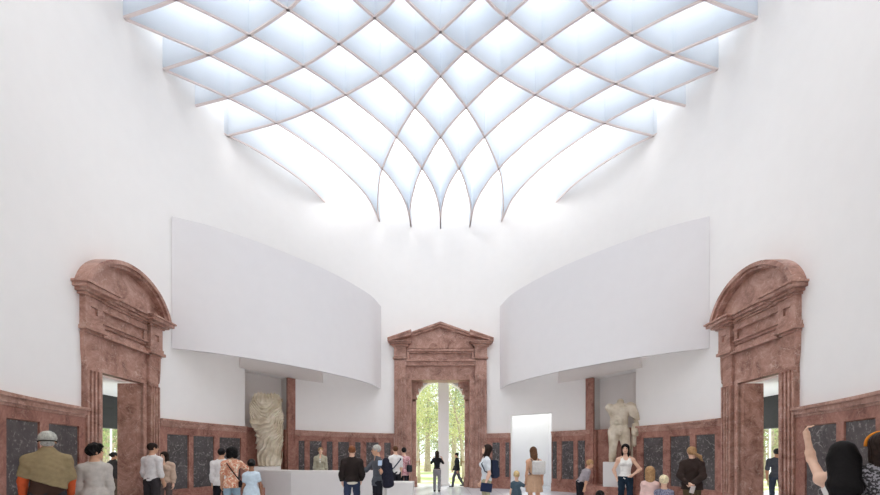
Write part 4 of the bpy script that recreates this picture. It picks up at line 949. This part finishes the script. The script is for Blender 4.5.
# tree-stump support behind the leg, arm and drapery on the right
L += [Cone(W_(.34, .02, 1.92), W_(.48, .0, 1.42), .12 * q, .095 * q, .05), Cone(W_(.48, 0, 1.42), W_(.42, -.16, 1.12), .09 * q, .07 * q, .05), Ell(W_(.40, -.2, 1.06), W_(.07, .08, .07), I3, .03)]
for i in range(6): ridge(L, bez(W_(.02 + i * .045, -.16, 2.02 - i * .015), W_(.16 + i * .05, -.26, 1.98), W_(.24 + i * .05, -.17, 1.62 - .03 * i)), .032 * q, .036 * q, .015)
for i in range(7): ridge(L, bez(W_(.34 + i * .045, -.05 - .02 * (i % 3), 1.30), W_(.38 + i * .03, -.10, .9), W_(.34 + i * .035, -.02 - .03 * (i % 2), .62 - .06 * (i % 3))), .045 * q, .03 * q, .02)
for i in range(4): ridge(L, bez(W_(.30, -.14, 1.18 - i * .06), W_(.45, -.24, 1.04 - i * .06), W_(.62, -.06, 1.22 - i * .08)), .035 * q, .03 * q, .02)
ridge(L, bez(W_(.40, .1, 1.9), W_(.58, .1, 1.6), W_(.60, .05, 1.2)), .07 * q, .06 * q, .04)
L += [Cone(W_(.42, .1, 1.2), W_(.40, .1, -.06), .10 * q, .13 * q, .05), Cut((0, 0, -1), (0, 0, 0))]
r = empty('torso_statue', (ax, ay, zb), math.radians(-20), 'headless nude male marble statue with draped shoulder in the right niche', 'statue')
sdf_obj('figure', L, M_stat, r, .018)
xa, xb = X_of(608.5, 12.3), X_of(631, 12.3)
r = empty('statue_pedestal', ((xa + xb) / 2, ay + .02, LEDGE), math.radians(-26), 'white block pedestal under the nude male statue on the right', 'pedestal')
m = MB(); hw_ = (xb - xa) / 2; m.box(-hw_, hw_, -.40, .30, 0, zb - LEDGE); m.build('block', M_desk, r, bevel=.01)
# ---------------------------------------------------------------- garden
def ground_mat():
    m, nt, b = newmat('garden_lawn'); N = nt.nodes; L = nt.links
    tc = N.new('ShaderNodeTexCoord'); no = N.new('ShaderNodeTexNoise'); no.inputs['Scale'].default_value = .35; no.inputs['Detail'].default_value = 8
    L.new(tc.outputs['Object'], no.inputs['Vector']); cr = N.new('ShaderNodeValToRGB'); e = cr.color_ramp.elements
    e[0].position = .38; e[0].color = lin((150, 165, 100)); e[1].position = .6; e[1].color = lin((226, 218, 190)); k = e.new(.48); k.color = lin((190, 196, 140))
    L.new(no.outputs['Fac'], cr.inputs['Fac']); L.new(cr.outputs['Color'], b.inputs['Base Color']); b.inputs['Roughness'].default_value = .9
    return m
gm = MB(); gm.box(-70, 70, 9.3, 90, -.3, -.12); gm.box(-70, -11.4, -40, 9.3, -.3, -.12); gm.box(11.4, 70, -40, 9.3, -.3, -.12)
gm.build('ground', ground_mat(), kind='structure')
M_bark = plain('tree_bark', (168, 156, 138), .9, .25, 6, .3)
def leafmat(name, c1, c2):
    m, nt, b = newmat(name); N = nt.nodes; L = nt.links
    N.remove(b); out = [n for n in N if n.type == 'OUTPUT_MATERIAL'][0]
    tc = N.new('ShaderNodeTexCoord'); no = N.new('ShaderNodeTexNoise'); no.inputs['Scale'].default_value = 1.2; no.inputs['Detail'].default_value = 5
    L.new(tc.outputs['Object'], no.inputs['Vector']); cr = N.new('ShaderNodeValToRGB'); e = cr.color_ramp.elements; e[0].position = .35; e[0].color = lin(c1); e[1].position = .65; e[1].color = lin(c2)
    L.new(no.outputs['Fac'], cr.inputs['Fac'])
    d = N.new('ShaderNodeBsdfDiffuse'); t = N.new('ShaderNodeBsdfTranslucent'); mx = N.new('ShaderNodeMixShader'); mx.inputs[0].default_value = .5
    L.new(cr.outputs['Color'], d.inputs['Color']); L.new(cr.outputs['Color'], t.inputs['Color'])
    L.new(d.outputs[0], mx.inputs[1]); L.new(t.outputs[0], mx.inputs[2]); L.new(mx.outputs[0], out.inputs[0]); return m
LM = [leafmat('leaves_yellow', (164, 172, 116), (208, 208, 160)), leafmat('leaves_green', (122, 138, 100), (170, 182, 138)), leafmat('leaves_blue', (112, 132, 126), (158, 176, 168))]  # leaf tones paled so the garden haze sits in the colour
def tree(px, depth, H, crown, lab, k, seed, lean=0, trunk=.16, nl=2600, low=.28, group=None):
    rnd = random.Random(seed); x, y = pt(px, depth)
    r = empty('tree', (x, y, -.12), label=lab, cat='tree', group=group)
    m = MB(); top = H * .8
    base = [(lean * t * t * 2, .1 * math.sin(3 * t), t * top) for t in (0, .15, .35, .55, .75, 1)]
    m.tube(base, [trunk * 1.25, trunk, trunk * .85, trunk * .65, trunk * .4, .03], 8)
    tips = []
    for i in range(11):
        t = low + .6 * i / 11; b0 = Vector((lean * t * t * 2, 0, t * top)); a = rnd.uniform(0, 2 * PI); ln = crown * rnd.uniform(.6, 1)
        d = Vector((math.cos(a), math.sin(a), rnd.uniform(.35, .8))) * ln
        p1 = b0 + d * .5 + Vector((0, 0, -.1)); p2 = b0 + d; m.tube([b0, p1, p2], [trunk * .35, trunk * .2, .015], 5); tips += [p1, p2, b0 + d * .75]
    m.build('trunk', M_bark, r, smooth='all')
    v = []; f = []
    cl = tips + [Vector((lean * 1.6 + rnd.gauss(0, crown * .4), rnd.gauss(0, crown * .4), rnd.uniform(low * top * 1.1, H))) for _ in range(14)]
    for i in range(nl):
        c = rnd.choice(cl); p = c + Vector((rnd.gauss(0, .42), rnd.gauss(0, .42), rnd.gauss(0, .34))) * (crown / 2.2)
        s = rnd.uniform(.05, .11) * (depth / 24) ** .5
        u = Vector((rnd.gauss(0, 1), rnd.gauss(0, 1), rnd.gauss(0, 1))).normalized(); w = u.orthogonal().normalized()
        q = u.cross(w); n = len(v); v += [p - u * s, p + w * s * .5, p + u * s, p - w * s * .5]; f.append((n, n + 1, n + 2, n + 3))
    mb = MB(); mb.v = [tuple(p) for p in v]; mb.f = f
    me = bpy.data.meshes.new('foliage'); me.from_pydata(mb.v, [], mb.f); me.materials.append(LM[k]); o = bpy.data.objects.new('foliage', me); COL.objects.link(o); o.parent = r
tree(419, 21, 6.5, 2.0, 'slender young tree leaning left of the white column outside far portal', 0, 1, -.3, .09, low=.45)
tree(427.5, 36, 12, 4.2, 'thick-trunked pale tree standing back left of the white column', 0, 2, .1, .3, 5600, low=.4)
tree(464, 24, 7.5, 2.3, 'young tree near the right edge of far portal opening', 0, 3, -.5, .12, 2600, low=.42)
tree(454, 40, 15, 4.8, 'tall blue-green tree behind right of the white column', 2, 4, .2, .3, 5200, low=.45)
tree(409, 33, 11, 3.6, 'green tree partly hidden by the left jamb of far portal', 1, 5, 0, .25, 4200, low=.3)
tree(473, 34, 12, 3.8, 'green tree partly hidden by the right jamb of far portal', 1, 6, 0, .25, 4200, low=.3)
tree(441, 52, 16, 6.5, 'most distant broad tree behind the white column', 1, 8, 0, .4, 7000, low=.1)
tree(418, 55, 14, 6.0, 'distant yellow-green tree left of the white column', 0, 9, 0, .3, 6000, low=.08)
tree(462, 56, 14, 6.0, 'distant yellow-green tree right of the white column', 0, 10, 0, .3, 6000, low=.08)
for sg, w in ((1, 'left'), (-1, 'right')):
    for i, (px, d, H, c, k, tr, lab) in enumerate((
        (109, 19, 9, 2.6, 1, .16, 'nearer green tree seen through the %s doorway'), (118, 25, 9.5, 3.0, 0, .2, 'yellow-green tree deeper in the garden through the %s doorway'),
        (104, 31, 10, 3.6, 0, .25, 'most distant pale tree through the %s doorway'), (96, 24, 9, 3, 1, .22, 'tree at the outer edge of the view through the %s doorway'))):
        tree(px if sg > 0 else 881 - px, d, H, c, lab % w, k, 20 + i + (10 if sg < 0 else 0), .1, tr, 3000, low=.22)
# white portico column outside the far portal
cx, cy = pt(443.5, 17.9)
r = empty('portico_column', (cx, cy, 0), label='square white column standing outside the far portal', cat='column')
m = MB(); m.box(-.27, .27, -.27, .27, .12, 6.3); m.build('shaft', M_wall, r, bevel=.01)
m = MB(); m.box(-.32, .32, -.32, .32, 0, .12); m.build('base', M_wall, r, bevel=.01)
for sg, w in ((1, 'left'), (-1, 'right')):
    x, y = pt(111 if sg > 0 else 770, 15.0)
    r = empty('garden_pole', (x, y, -.12), label='thin white pole standing in the garden through the %s doorway' % w, cat='pole')
    m = MB(); m.tube([(0, 0, 0), (0, 0, 4.6)], .035, 12); m.build('pole', M_wall, r, smooth=True)
    m = MB(); m.lathe([(.14, 0), (.14, .1), (.08, .14)], 16); m.build('foot', M_wall, r, smooth=True)

# ---------------------------------------------------------------- reception desk
zd = 11.5; Yd = zd - CD; DH = Z_of(471.2, zd)
xl, xr = X_of(291, zd), X_of(412, zd)
r = empty('reception_desk', ((xl + xr) / 2, Yd + .4, 0), label='long white reception desk with angled left end below the left statue', cat='desk')
ox, oy = r.location.x, r.location.y
xe, ye = X_of(256, 12.3), 12.3 - CD
def lp(p): return (p[0] - ox, p[1] - oy)
outer = [(xl, Yd), (xr - .9, Yd), (xr - .9, Yd + .75), (xl + .25, Yd + .75), (xe + .55, ye + .65), (xe, ye)]
m = MB(); m.prism([lp(p) for p in [(xl, Yd), (xr - .9, Yd), (xr - .9, Yd + .1), (xl + .05, Yd + .1)]], .06, DH - .04, 'z'); m.build('front_panel', M_desk, r, bevel=.006)
m = MB(); m.prism([lp(p) for p in [(xe, ye), (xl, Yd), (xl + .05, Yd + .1), (xe + .06, ye + .1)]], .06, DH - .04, 'z'); m.build('end_panel', M_desk, r, bevel=.006)
m = MB(); m.prism([lp(p) for p in outer], DH - .04, DH, 'z'); m.build('counter_top', M_desk, r, bevel=.005)
m = MB(); m.box(xr - 1.0 - ox, xr - .9 - ox, Yd + .1 - oy, Yd + .75 - oy, 0.0, DH - .04); m.build('side_panel', M_desk, r)
m = MB(); m.prism([lp(p) for p in [(xl + .06, Yd + .05), (xr - 1, Yd + .05), (xr - 1, Yd + .6), (xl + .3, Yd + .6), (xe + .5, ye + .5), (xe + .1, ye + .1)]], 0, .06, 'z'); m.build('plinth', M_dark, r)
zl = 10.6
m = MB(); x0, x1 = X_of(387, zl), X_of(413, zl); h2 = Z_of(482.3, zl)
m.box(x0, x1, zl - CD, zl - CD + .6, .05, h2); m.v = [(a - ox, b - oy, c) for a, b, c in m.v]; m.build('low_counter', M_desk, r, bevel=.01)

# ---------------------------------------------------------------- light
w = bpy.data.worlds.new('sky'); S.world = w; w.use_nodes = True
bg = w.node_tree.nodes['Background']; bg.inputs['Color'].default_value = (.88, .95, 1, 1); bg.inputs['Strength'].default_value = 1.4
su = bpy.data.lights.new('sun', 'SUN'); su.energy = 1.6; su.angle = math.radians(3); su.color = (1, .95, .86)
so = bpy.data.objects.new('sun', su); COL.objects.link(so); so.rotation_euler = (math.radians(-38), math.radians(18), 0)
